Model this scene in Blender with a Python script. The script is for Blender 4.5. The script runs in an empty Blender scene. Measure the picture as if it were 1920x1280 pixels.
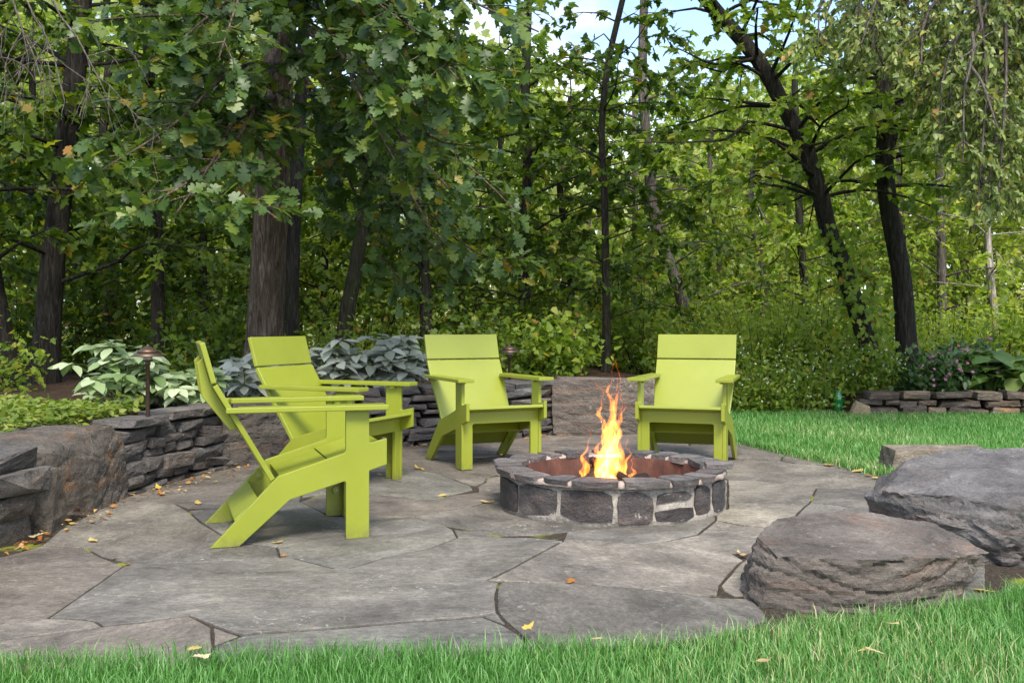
import bpy, bmesh, math, random
import numpy as np
from mathutils import Vector, Matrix, noise as mnoise

# ------------------------------------------------------------------ camera, sky, sun, exposure
scene = bpy.context.scene
COL = scene.collection
FPX, HX, HY, CAMH = 1893.0, 960.0, 605.5, 0.925
cam_data = bpy.data.cameras.new('camera')
cam_data.lens = 36.0 * FPX / 1920.0
cam_data.sensor_width = 36.0
cam_data.shift_y = -(640.0 - HY) / 1920.0
cam_data.clip_end = 2000
cam = bpy.data.objects.new('camera', cam_data)
cam.location = (0, 0, CAMH)
cam.rotation_euler = (math.radians(90), 0, 0)
COL.objects.link(cam)
scene.camera = cam

SUN_EL, SUN_AZ = math.radians(52), math.radians(168)      # azimuth clockwise from +Y: behind the camera, to the right
world = bpy.data.worlds.new('World')
scene.world = world
world.use_nodes = True
wn, wl = world.node_tree.nodes, world.node_tree.links
bg = wn['Background']
sky = wn.new('ShaderNodeTexSky')
sky.sky_type = 'NISHITA'
sky.sun_disc = False
sky.sun_elevation = SUN_EL
sky.sun_rotation = SUN_AZ
sky.air_density = 1.0
sky.dust_density = 1.5
tcw = wn.new('ShaderNodeTexCoord')
mpw = wn.new('ShaderNodeMapping'); mpw.inputs['Scale'].default_value = (1, 1, 2.2)
cn = wn.new('ShaderNodeTexNoise'); cn.inputs['Scale'].default_value = 3.2; cn.inputs['Detail'].default_value = 7; cn.inputs['Roughness'].default_value = .58
cr = wn.new('ShaderNodeValToRGB'); cr.color_ramp.elements[0].position = .48; cr.color_ramp.elements[1].position = .68
mixw = wn.new('ShaderNodeMix'); mixw.data_type = 'RGBA'
mixw.inputs['B'].default_value = (5.0, 5.1, 5.4, 1)
wl.new(tcw.outputs['Generated'], mpw.inputs['Vector']); wl.new(mpw.outputs[0], cn.inputs['Vector'])
wl.new(cn.outputs['Fac'], cr.inputs[0]); wl.new(cr.outputs[0], mixw.inputs['Factor'])
wl.new(sky.outputs[0], mixw.inputs['A']); wl.new(mixw.outputs['Result'], bg.inputs['Color'])
bg.inputs['Strength'].default_value = 0.15

sd = bpy.data.lights.new('sun', 'SUN')
sd.energy = 2.1
sd.angle = math.radians(18)
sd.color = (1.0, .94, .83)
sun = bpy.data.objects.new('sun', sd)
svec = Vector((math.sin(SUN_AZ) * math.cos(SUN_EL), math.cos(SUN_AZ) * math.cos(SUN_EL), math.sin(SUN_EL)))
sun.rotation_euler = svec.to_track_quat('Z', 'Y').to_euler()
sun.location = (4, -6, 10)
COL.objects.link(sun)

vs = scene.view_settings
vs.view_transform = 'Standard'; vs.look = 'None'; vs.gamma = 1.0; vs.use_curve_mapping = False
vs.exposure = 1.3
cy = scene.cycles
cy.use_denoising = True; cy.denoising_prefilter = 'NONE'
cy.use_adaptive_sampling = True
cy.adaptive_threshold = 0.015
cy.max_bounces = 7; cy.diffuse_bounces = 4; cy.glossy_bounces = 2; cy.transmission_bounces = 5; cy.transparent_max_bounces = 8; cy.volume_bounces = 0
cy.sample_clamp_indirect = 6.0

R = random.Random(7)
NP = np.random.default_rng(11)

def W(px, py, Y):
    """a point Y metres away in the direction of a pixel of the 1920x1280 photograph"""
    return Vector(((px - HX) / FPX * Y, Y, CAMH - (py - HY) / FPX * Y))
def G(px, py, z=0.0):
    """the point of the ground (height z) under a pixel"""
    Y = (CAMH - z) * FPX / (py - HY)
    return Vector(((px - HX) / FPX * Y, Y, z))

# ------------------------------------------------------------------ helpers
def link(o, parent=None):
    COL.objects.link(o)
    if parent is not None: o.parent = parent
    return o
def tag(o, label=None, cat=None, group=None, kind=None):
    if label: o['label'] = label
    if cat: o['category'] = cat
    if group: o['group'] = group
    if kind: o['kind'] = kind
    return o
def empty(name, loc=(0, 0, 0), rz=0.0):
    o = bpy.data.objects.new(name, None); o.empty_display_size = .1
    o.location = loc; o.rotation_euler = (0, 0, rz)
    return link(o)
def obj_np(name, V, F, mat, parent=None, smooth=False, rnd=None):
    V = np.ascontiguousarray(V, dtype=np.float32); F = np.ascontiguousarray(F, dtype=np.int32)
    me = bpy.data.meshes.new(name)
    m, k = F.shape
    me.vertices.add(len(V)); me.vertices.foreach_set('co', V.ravel())
    me.loops.add(m * k); me.loops.foreach_set('vertex_index', F.ravel())
    me.polygons.add(m); me.polygons.foreach_set('loop_start', np.arange(m, dtype=np.int32) * k)
    if smooth: me.polygons.foreach_set('use_smooth', np.ones(m, dtype=bool))
    if rnd is not None:
        a = me.attributes.new('rnd', 'FLOAT', 'POINT'); a.data.foreach_set('value', np.ascontiguousarray(rnd, dtype=np.float32))
    me.update(calc_edges=True); me.validate()
    if mat: me.materials.append(mat)
    return link(bpy.data.objects.new(name, me), parent)
def obj_bm(name, bm, mat, parent=None, smooth=False):
    bmesh.ops.recalc_face_normals(bm, faces=bm.faces)
    me = bpy.data.meshes.new(name); bm.to_mesh(me); bm.free()
    if smooth:
        for p in me.polygons: p.use_smooth = True
    if mat: me.materials.append(mat)
    return link(bpy.data.objects.new(name, me), parent)
def copy_tree(o, parent=None):
    c = o.copy(); COL.objects.link(c)
    if parent is not None: c.parent = parent
    for ch in list(o.children): copy_tree(ch, c)
    return c

# ------------------------------------------------------------------ materials
class NT:
    def __init__(s, name, rough=.7, spec=.3):
        s.m = bpy.data.materials.new(name); s.m.use_nodes = True
        s.n, s.l = s.m.node_tree.nodes, s.m.node_tree.links
        s.b = s.n['Principled BSDF']; s.out = s.n['Material Output']
        s.b.inputs['Roughness'].default_value = rough
        s.b.inputs['Specular IOR Level'].default_value = spec
    def node(s, t, **kw):
        n = s.n.new(t)
        for k, v in kw.items():
            if k in n.inputs: n.inputs[k].default_value = v
            else: setattr(n, k, v)
        return n
    def link(s, a, b): s.l.new(a, b)
    def coords(s, kind='Object', scale=(1, 1, 1), rot=(0, 0, 0)):
        tc = s.node('ShaderNodeTexCoord'); mp = s.node('ShaderNodeMapping')
        mp.inputs['Scale'].default_value = scale; mp.inputs['Rotation'].default_value = rot
        s.link(tc.outputs[kind], mp.inputs['Vector']); return mp.outputs[0]
    def world_coords(s, scale=(1, 1, 1), rot=(0, 0, 0)):
        g = s.node('ShaderNodeNewGeometry'); mp = s.node('ShaderNodeMapping')
        mp.inputs['Scale'].default_value = scale; mp.inputs['Rotation'].default_value = rot
        s.link(g.outputs['Position'], mp.inputs['Vector']); return mp.outputs[0]
    def noise(s, vec, scale, detail=5, rough=.55, dist=0.0):
        n = s.node('ShaderNodeTexNoise', Scale=scale, Detail=detail, Roughness=rough, Distortion=dist)
        s.link(vec, n.inputs['Vector']); return n.outputs['Fac']
    def ramp(s, fac, stops):
        r = s.node('ShaderNodeValToRGB'); e = r.color_ramp.elements
        while len(e) < len(stops): e.new(.5)
        for el, (p, c) in zip(e, stops):
            el.position = p; el.color = (*c, 1) if len(c) == 3 else c
        s.link(fac, r.inputs[0]); return r.outputs[0]
    def mix(s, fac, a, b, mode='MIX'):
        m = s.node('ShaderNodeMix', data_type='RGBA', blend_type=mode)
        for v, k in ((fac, 'Factor'), (a, 'A'), (b, 'B')):
            i = m.inputs[k] if k == 'Factor' else m.inputs[k]
            if hasattr(v, 'is_output'): s.link(v, [x for x in m.inputs if x.name == k and x.enabled][0])
            else: [x for x in m.inputs if x.name == k and x.enabled][0].default_value = v if not isinstance(v, tuple) else (*v, 1)
        return [x for x in m.outputs if x.enabled][0]
    def color(s, c):
        if hasattr(c, 'is_output'): s.link(c, s.b.inputs['Base Color'])
        else: s.b.inputs['Base Color'].default_value = (*c, 1)
    def bump(s, h, strength=.5, dist=.01, prev=None):
        b = s.node('ShaderNodeBump', Strength=strength, Distance=dist)
        s.link(h, b.inputs['Height'])
        if prev is not None: s.link(prev, b.inputs['Normal'])
        return b.outputs[0]
    def normal(s, n): s.link(n, s.b.inputs['Normal'])
    def objrand(s): return s.node('ShaderNodeObjectInfo').outputs['Random']
    def attr(s, name='rnd'):
        a = s.node('ShaderNodeAttribute', attribute_name=name); return a.outputs['Fac']

def m_leaf(name, stops, trans=.38, rough=.45, spec=.35, tint=(1.45, 1.45, .6)):
    t = NT(name, rough, spec)
    col = t.ramp(t.attr(), stops)
    t.color(col)
    tr = t.node('ShaderNodeBsdfTranslucent')
    t.link(t.mix(1.0, col, tint, 'MULTIPLY'), tr.inputs['Color'])
    mx = t.node('ShaderNodeMixShader'); mx.inputs[0].default_value = trans
    t.link(t.b.outputs[0], mx.inputs[1]); t.link(tr.outputs[0], mx.inputs[2])
    t.link(mx.outputs[0], t.out.inputs['Surface'])
    return t.m
def m_rock(name, stops, scale=6.0, layer=(1, 1, 4), rust=None, lichen=0.0, bump=.9, rough=.8, tone=.3, grain=.5, turn=False):
    """bedded rock: colour bands along the layers, fine grain, rust and lichen blotches; every object gets its own cut of it"""
    t = NT(name, rough, .35)
    geo = t.node('ShaderNodeNewGeometry'); rnd = t.objrand()
    off = t.node('ShaderNodeMath', operation='MULTIPLY'); off.inputs[1].default_value = 57.0; t.link(rnd, off.inputs[0])
    cmb = t.node('ShaderNodeCombineXYZ'); t.link(off.outputs[0], cmb.inputs[0]); t.link(off.outputs[0], cmb.inputs[2])
    add = t.node('ShaderNodeVectorMath', operation='ADD'); t.link(geo.outputs['Position'], add.inputs[0]); t.link(cmb.outputs[0], add.inputs[1])
    wv = add.outputs[0]
    if turn:
        vr = t.node('ShaderNodeVectorRotate', rotation_type='Z_AXIS'); an = t.node('ShaderNodeMath', operation='MULTIPLY'); an.inputs[1].default_value = 43.0
        t.link(rnd, an.inputs[0]); t.link(an.outputs[0], vr.inputs['Angle']); t.link(wv, vr.inputs['Vector']); wv = vr.outputs[0]
    mp = t.node('ShaderNodeMapping'); mp.inputs['Scale'].default_value = layer; mp.inputs['Rotation'].default_value = (.12, .08, .3); t.link(wv, mp.inputs['Vector']); v = mp.outputs[0]
    n1 = t.noise(v, scale, 10, .72, .5)
    col = t.ramp(n1, stops)
    fine = t.noise(v, scale * 11, 7, .8, .2)
    col = t.mix(grain, col, t.ramp(fine, [(.30, (.25, .25, .25)), (.5, (.5, .5, .5)), (.72, (.95, .95, .95))]), 'OVERLAY')
    if turn:
        col = t.mix(1.0, col, t.ramp(t.noise(wv, 1.3, 5, .6, .6), [(.3, (.58, .57, .57)), (.44, (.90, .88, .87)), (.57, (1.05, 1.03, .97)), (.72, (1.34, 1.31, 1.20))]), 'MULTIPLY')
    pits = t.noise(wv, 110, 4, .7)
    col = t.mix(1.0, col, t.ramp(pits, [(.30, (.55, .55, .55)), (.46, (1, 1, 1)), (.62, (1, 1, 1)), (.74, (1.5, 1.5, 1.5))]), 'MULTIPLY')
    if rust is not None:
        n2 = t.noise(v, scale * .55, 6, .65, .9)
        k = t.ramp(n2, [(.52, (0, 0, 0)), (.70, (.85, .85, .85))])
        col = t.mix(k, col, t.mix(1.0, col, tuple(min(c * 9, 4) for c in rust), 'MULTIPLY'))
    if lichen > 0:
        n3 = t.noise(wv, 30, 7, .75)
        k = t.ramp(n3, [(.64 - lichen * .08, (0, 0, 0)), (.69 - lichen * .08, (1, 1, 1))])
        n4 = t.noise(wv, 3.0, 2, .5)
        k = t.mix(t.ramp(n4, [(.50, (0, 0, 0)), (.62, (1, 1, 1))]), (0, 0, 0), k)
        col = t.mix(k, col, (.36, .36, .31))
    lo, hi = 1 - tone, 1 + tone
    col = t.mix(1.0, col, t.ramp(rnd, [(0, (lo, lo * 1.0, lo * 1.02)), (.3, (1.04, .97, .92)), (.6, (.92, .95, .95)), (.8, (hi * .95, hi * .9, hi * .85)), (1, (hi, hi * .98, hi * .92))]), 'MULTIPLY')
    t.color(col)
    b = t.bump(n1, bump, .035)
    b = t.bump(fine, bump * .9, .010, b)
    b = t.bump(pits, bump * .5, .004, b)
    t.normal(b)
    return t.m

def mat_lime():
    t = NT('lime_plastic', .4, .6)
    v = t.coords('Object')
    fine = t.noise(v, 900, 3, .6)
    c = t.ramp(t.noise(v, 3.0, 4, .6), [(.3, (.210, .242, .014)), (.6, (.236, .266, .018)), (.8, (.262, .286, .032))])
    specks = t.ramp(t.noise(v, 160, 2, .5), [(.70, (0, 0, 0)), (.76, (1, 1, 1))])
    dirtm = t.ramp(t.noise(v, 7, 5, .7), [(.52, (0, 0, 0)), (.75, (.5, .5, .5))])
    c = t.mix(t.mix(1.0, specks, dirtm, 'MULTIPLY'), c, (.16, .18, .03))
    sp = t.node('ShaderNodeSeparateXYZ'); t.link(v, sp.inputs[0])
    low = t.ramp(sp.outputs['Z'], [(.0, (1, 1, 1)), (.07, (0, 0, 0))])
    soil = t.ramp(t.noise(v, 24, 6, .7), [(.42, (0, 0, 0)), (.68, (.75, .75, .75))])
    c = t.mix(t.mix(1.0, low, soil, 'MULTIPLY'), c, (.11, .095, .05))
    worn = t.ramp(t.noise(v, 2.2, 7, .7, 1.0), [(.56, (0, 0, 0)), (.72, (.30, .30, .30))])
    c = t.mix(worn, c, (.33, .34, .14))
    t.color(c)
    t.link(t.ramp(t.noise(v, 9, 5, .65), [(.3, (.34,) * 3), (.7, (.48,) * 3)]), t.b.inputs['Roughness'])
    t.normal(t.bump(fine, .05, .001))
    return t.m
LIME = mat_lime()

FLAG = m_rock('slate_flagstone', [(.30, (.080, .073, .064)), (.43, (.145, .134, .118)), (.55, (.195, .181, .160)), (.70, (.295, .277, .247))], 3.0, (1, 1.5, 1), None, .7, .65, .6, .34, .7, True)
JOINT = None
def mat_joint():
    t = NT('joint_soil', .95, .1)
    v = t.world_coords()
    n = t.noise(v, 60, 6, .7)
    c = t.ramp(n, [(.3, (.020, .016, .012)), (.55, (.060, .049, .037)), (.75, (.15, .125, .09))])
    moss = t.ramp(t.noise(v, 3.5, 3, .5), [(.58, (0, 0, 0)), (.66, (1, 1, 1))])
    c = t.mix(moss, c, (.20, .22, .03))
    t.color(c); t.normal(t.bump(n, .8, .01)); return t.m
JOINT = mat_joint()
WALLROCK = m_rock('dark_schist', [(.26, (.044, .041, .040)), (.44, (.098, .090, .086)), (.6, (.152, .141, .133)), (.76, (.26, .242, .225))], 5, (1, 1, 3.5), (.125, .10, .082), .6, 1.0, .75, .42, .8)
RUSTROCK = m_rock('rusty_schist', [(.26, (.042, .036, .031)), (.44, (.095, .082, .069)), (.6, (.15, .130, .108)), (.76, (.24, .212, .18))], 4, (1.2, 1.2, 3.2), (.20, .115, .06), .5, 1.0, .8, .12, .8)
BOULDER = m_rock('purple_schist', [(.26, (.050, .043, .038)), (.43, (.118, .102, .091)), (.58, (.180, .157, .139)), (.76, (.32, .288, .255))], 4, (1, 1, 5), (.15, .105, .08), .8, 1.0, .7, .08)
GREYROCK = m_rock('grey_schist', [(.26, (.046, .041, .039)), (.43, (.130, .117, .112)), (.58, (.205, .187, .178)), (.76, (.38, .352, .33))], 4, (1, 1, 5), (.14, .11, .09), .9, 1.0, .55, .08)
PALEROCK = m_rock('pale_top_stone', [(.3, (.09, .072, .060)), (.5, (.20, .172, .135)), (.7, (.38, .34, .27))], 5, (1, 1, 3), (.10, .08, .07), .6, .8)
PITSTONE = m_rock('pit_slate', [(.3, (.034, .031, .032)), (.5, (.078, .070, .070)), (.7, (.15, .132, .128))], 8, (1, 1, 2), (.13, .10, .085), .5, .9, .6, .45, .8)
CAPSTONE = m_rock('cap_slate', [(.3, (.060, .055, .056)), (.5, (.128, .118, .118)), (.7, (.23, .213, .208))], 7, (1, 1, 3), (.13, .10, .092), .3, .9, .5, .4, .8)
LAWNWALL = m_rock('lawn_wall_stone', [(.3, (.055, .044, .039)), (.5, (.14, .115, .098)), (.7, (.26, .22, .18))], 7, (1, 1, 4), (.20, .13, .06), .5, .9, .8, .45)
YELLOWROCK = m_rock('yellow_fieldstone', [(.3, (.22, .17, .10)), (.6, (.38, .31, .19)), (.8, (.48, .42, .30))], 6, (1, 1, 1), None, .3, .6)

def mat_mortar(name, c0, c1):
    t = NT(name, .95, .15)
    v = t.world_coords()
    n = t.noise(v, 45, 8, .7)
    c = t.ramp(n, [(.3, c0), (.65, c1)])
    d = t.ramp(t.noise(v, 9, 4, .6), [(.5, (0, 0, 0)), (.7, (.8, .8, .8))])
    c = t.mix(d, c, (.10, .09, .075))
    t.color(c); t.normal(t.bump(n, 1.0, .012)); return t.m
MORTAR = mat_mortar('pit_mortar', (.21, .185, .158), (.47, .425, .365))
CAPMORTAR = mat_mortar('cap_mortar', (.30, .23, .195), (.52, .43, .375))
def mat_rust():
    t = NT('rusty_steel', .8, .3)
    v = t.world_coords((1, 1, .5))
    n = t.noise(v, 14, 8, .7)
    t.color(t.ramp(n, [(.3, (.035, .014, .010)), (.55, (.085, .034, .022)), (.75, (.155, .068, .045))]))
    t.normal(t.bump(n, .4, .004)); return t.m
RUST = mat_rust()
def simple(name, c, rough=.7, spec=.3, metal=0.0, bump=0, bscale=40):
    t = NT(name, rough, spec); v = t.coords('Object')
    n = t.noise(v, bscale, 6, .65)
    t.color(t.ramp(n, [(.3, tuple(x * .7 for x in c)), (.7, tuple(min(1, x * 1.25) for x in c))]))
    t.b.inputs['Metallic'].default_value = metal
    if bump: t.normal(t.bump(n, bump, .01))
    return t.m
ASH = simple('ash', (.09, .075, .065), .95, .1, 0, 1.0, 30)
CHAR = simple('charred_wood', (.02, .016, .014), .9, .2, 0, 1.0, 50)
BRONZE = simple('bronze_lamp', (.10, .065, .045), .45, .5, .6, .15, 60)
SCREW = simple('screw_steel', (.35, .35, .33), .35, .5, .9)
LAMPGLASS = simple('frosted_lamp_glass', (.5, .46, .38), .3, .5)
GREENGLASS = simple('green_glass', (.005, .13, .035), .12, .8)

def mat_bark(name, c0, c1, scale=1.0, moss=None):
    t = NT(name, .9, .15)
    v = t.world_coords((9 * scale, 9 * scale, 1.3 * scale))
    n = t.noise(v, 3.2, 8, .65, 1.2)
    c = t.ramp(n, [(.32, tuple(x * .35 for x in c0)), (.5, c0), (.68, c1)])
    if moss:
        k = t.ramp(t.noise(t.world_coords((1, 1, .6)), 2.0, 4, .6), [(.5, (0, 0, 0)), (.68, (.7, .7, .7))])
        c = t.mix(k, c, moss)
    t.color(c); t.normal(t.bump(n, 1.0, .045)); return t.m
BARK_OAK = mat_bark('oak_bark', (.115, .085, .060), (.27, .215, .160), 1.0)
BARK_DARK = mat_bark('dark_bark', (.030, .026, .022), (.075, .066, .056), 1.1, (.03, .04, .015))
BARK_GREY = mat_bark('grey_bark', (.12, .10, .085), (.26, .23, .20), 1.2)
BARK_PALE = mat_bark('pale_bark', (.34, .30, .25), (.62, .58, .52), .8)
TWIG = mat_bark('twig_bark', (.22, .18, .15), (.42, .38, .33), 3.0)

OAK_STOPS = [(0, (.045, .090, .022)), (.45, (.074, .132, .032)), (.80, (.115, .180, .040)), (.95, (.18, .235, .035)), (.985, (.32, .27, .03)), (1, (.33, .16, .03))]
MAPLE_STOPS = [(0, (.042, .084, .010)), (.5, (.074, .128, .014)), (.85, (.118, .178, .018)), (.975, (.18, .22, .022)), (1, (.30, .20, .03))]
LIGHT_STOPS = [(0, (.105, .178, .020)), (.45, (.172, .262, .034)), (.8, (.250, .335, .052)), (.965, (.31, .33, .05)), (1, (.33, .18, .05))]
SUNLIT_STOPS = [(0, (.155, .235, .026)), (.5, (.250, .345, .042)), (.9, (.355, .42, .065)), (1, (.44, .41, .07))]
BIRCH_STOPS = [(0, (.14, .195, .050)), (.5, (.215, .275, .075)), (.88, (.31, .355, .105)), (.975, (.40, .37, .08)), (1, (.38, .16, .04))]
OAKLEAF = m_leaf('oak_leaf', OAK_STOPS, .42, .42, .45)
MAPLELEAF = m_leaf('maple_leaf', MAPLE_STOPS, .5, .5, .3)
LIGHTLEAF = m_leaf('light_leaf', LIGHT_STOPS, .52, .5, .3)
SUNLITLEAF = m_leaf('sunlit_green_leaf', SUNLIT_STOPS, .5, .5, .3)  # yellow-green brightness of sunlit foliage put into the leaf colour
BIRCHLEAF = m_leaf('birch_leaf', BIRCH_STOPS, .38, .42, .4, (1.15, 1.2, .7))
SILVERLEAF = m_leaf('silver_leaf', [(0, (.30, .32, .255)), (.5, (.45, .47, .39)), (1, (.62, .63, .54))], .3, .5, .3, (.9, 1, .8))
VARIEGLEAF = m_leaf('variegated_leaf', [(0, (.17, .26, .09)), (.5, (.34, .43, .22)), (1, (.58, .64, .42))], .3, .5, .3, (1, 1.1, .7))
COVERLEAF = m_leaf('ground_cover_leaf', [(0, (.09, .145, .02)), (.5, (.155, .22, .032)), (1, (.27, .30, .065))], .35, .5, .3)
DARKLEAF = m_leaf('dark_bush_leaf', [(0, (.03, .07, .018)), (.6, (.055, .115, .028)), (1, (.10, .17, .05))], .25, .4, .45)
BIGLEAF = m_leaf('broad_leaf', [(0, (.06, .13, .02)), (.6, (.12, .20, .04)), (1, (.20, .27, .08))], .3, .45, .4)
GRASS = m_leaf('grass_blade', [(0, (.068, .190, .036)), (.5, (.120, .300, .066)), (.85, (.195, .40, .112)), (.92, (.36, .45, .16)), (1, (.55, .50, .30))], .40, .4, .4, (1.1, 1.15, .6))
HAZYLEAF = m_leaf('hazy_far_leaf', [(0, (.22, .28, .10)), (.5, (.34, .39, .16)), (1, (.48, .51, .25))], .5, .6, .2)  # distance haze put into the leaf colour as a paler green
STEM = simple('plant_stem', (.11, .15, .05), .7, .3)
PINK = simple('pink_petal', (.42, .17, .27), .6, .3)
WHITE = simple('white_petal', (.62, .60, .52), .6, .3)
DRYLEAF = m_leaf('dry_leaf', [(0, (.32, .10, .025)), (.3, (.42, .22, .06)), (.55, (.50, .36, .17)), (.8, (.58, .42, .07)), (1, (.62, .54, .38))], .25, .6, .2, (1.1, 1, .7))
def mat_ground():
    t = NT('woodland_soil', .95, .1)
    v = t.world_coords()
    n = t.noise(v, 22, 8, .72)
    c = t.ramp(n, [(.3, (.016, .011, .008)), (.5, (.048, .031, .021)), (.66, (.095, .062, .040)), (.8, (.19, .13, .08))])
    t.color(c); t.normal(t.bump(n, 1.0, .03)); return t.m
SOIL = mat_ground()
def mat_lawnbase():
    t = NT('lawn_soil', .95, .1)
    v = t.world_coords()
    n = t.noise(v, 50, 8, .72)
    t.color(t.ramp(n, [(.3, (.02, .05, .010)), (.55, (.05, .14, .022)), (.75, (.09, .20, .035))]))
    t.normal(t.bump(n, 1.0, .02)); return t.m
LAWNBASE = mat_lawnbase()

# ------------------------------------------------------------------ ground
WALL = [(-2.10, 2.0), (-2.06, 4.0), (-2.05, 4.75), (-2.05, 5.35), (-1.99, 5.75), (-1.90, 6.15), (-1.80, 6.45), (-1.66, 6.70), (-1.20, 7.15), (-.72, 7.53), (0.0, 8.02), (.38, 8.34)]
BED = [(-2.06, -60), (-2.06, 4.0), (-2.05, 5.35), (-1.99, 5.75), (-1.90, 6.15), (-1.80, 6.45), (-1.66, 6.70), (-1.20, 7.15), (-.72, 7.53), (0.0, 8.02), (.38, 8.34), (1.30, 8.60), (1.42, 10.55), (3.25, 10.55), (3.5, 10.25), (60, 10.1)]
def sstep(a, b, x):
    t = np.clip((x - a) / (b - a), 0, 1); return t * t * (3 - 2 * t)
def H(x, y):
    x = np.asarray(x, float); y = np.asarray(y, float)
    best = np.full(x.shape, 1e9); d = np.zeros(x.shape)
    for (ax, ay), (bx, by) in zip(BED[:-1], BED[1:]):
        ex, ey = bx - ax, by - ay; t = np.clip(((x - ax) * ex + (y - ay) * ey) / (ex * ex + ey * ey), 0, 1)
        dd = np.hypot(x - ax - t * ex, y - ay - t * ey); sg = np.where(ex * (y - ay) - ey * (x - ax) > 0, 1.0, -1.0)
        d = np.where(dd < best - 1e-9, dd * sg, d); best = np.minimum(best, dd)
    hb = np.interp(x, [1.0, 3.2], [.36, .20])
    z = hb * sstep(.17, .32, d)
    z = z + np.where(d > .3, .03 * np.sin(x * 2.3 + y) * np.sin(y * 1.7 - x), 0)
    z = z - .19 * np.clip(y - 14, 0, 34) * (1 - .25 * sstep(0, 30, np.abs(x)))
    far = sstep(60, 160, np.hypot(x, y))
    return z * (1 - far) - 5 * far * sstep(20, 60, y) - .022
def grid_obj(name, xs, ys, zf, mat):
    X, Y = np.meshgrid(xs, ys); Z = zf(X, Y)
    V = np.stack([X.ravel(), Y.ravel(), Z.ravel()], 1)
    nx, ny = len(xs), len(ys)
    i = (np.arange(ny - 1)[:, None] * nx + np.arange(nx - 1)[None]).ravel()
    return obj_np(name, V, np.stack([i, i + 1, i + nx + 1, i + nx], 1), mat, None, True)
gx = np.concatenate([[-400, -200, -100, -60, -40, -30, -22, -16, -12, -9, -7], np.arange(-6, 7.01, .1), [8, 10, 13, 17, 22, 30, 40, 60, 100, 200, 400]])
gy = np.concatenate([[-400, -150, -60, -25, -10, -4, 0, 1], np.arange(2, 13.01, .1), [13.5, 14, 15, 16, 18, 20, 23, 26, 30, 35, 40, 48, 56, 70, 100, 160, 260, 400]])
ground = tag(grid_obj('ground', gx, gy, H, SOIL), 'dark leaf-littered woodland soil under the trees', None, None, 'structure')

# ------------------------------------------------------------------ patio of flagstones
def poly_obj(name, pts, z0, z1, mat, parent, seed, gap=.006, chip=.006):
    """an irregular slab with a slightly rounded, chipped edge"""
    rr = random.Random(seed)
    P = [Vector((p[0], p[1])) for p in pts]
    A = sum(P[i].x * P[(i + 1) % len(P)].y - P[(i + 1) % len(P)].x * P[i].y for i in range(len(P)))
    if A < 0: P.reverse()
    D = []
    for i, a in enumerate(P):
        b = P[(i + 1) % len(P)]; n = max(1, int((b - a).length / .05))
        for k in range(n): D.append(a.lerp(b, k / n))
    n = len(D); out, inn = [], []
    for i, p in enumerate(D):
        tdir = (D[(i + 1) % n] - D[i - 1])
        if tdir.length < 1e-6: tdir = Vector((1, 0))
        tdir.normalize(); nrm = Vector((-tdir.y, tdir.x))      # inwards
        q = p + nrm * (gap + chip * (mnoise.noise(Vector((p.x * 9, p.y * 9, seed))) + .5 * mnoise.noise(Vector((p.x * 30, p.y * 30, seed)))))
        out.append(q); inn.append(q + nrm * .004)
    bm = bmesh.new()
    vb = [bm.verts.new((p.x, p.y, z0)) for p in out]
    vm = [bm.verts.new((p.x, p.y, z1 - .002)) for p in out]
    vt = [bm.verts.new((p.x, p.y, z1)) for p in inn]
    for i in range(n):
        j = (i + 1) % n
        bm.faces.new((vb[i], vb[j], vm[j], vm[i])); bm.faces.new((vm[i], vm[j], vt[j], vt[i]))
    from mathutils.geometry import delaunay_2d_cdt
    res = delaunay_2d_cdt([Vector((p.x, p.y)) for p in inn], [], [list(range(n))], 1, 1e-5)
    tv = [bm.verts.new((p.x, p.y, z1)) for p in res[0]]
    for f in res[2]:
        try: bm.faces.new([tv[k] for k in f])
        except ValueError: pass
    bmesh.ops.remove_doubles(bm, verts=vt + tv, dist=1e-5)
    return obj_bm(name, bm, mat, parent)

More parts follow.
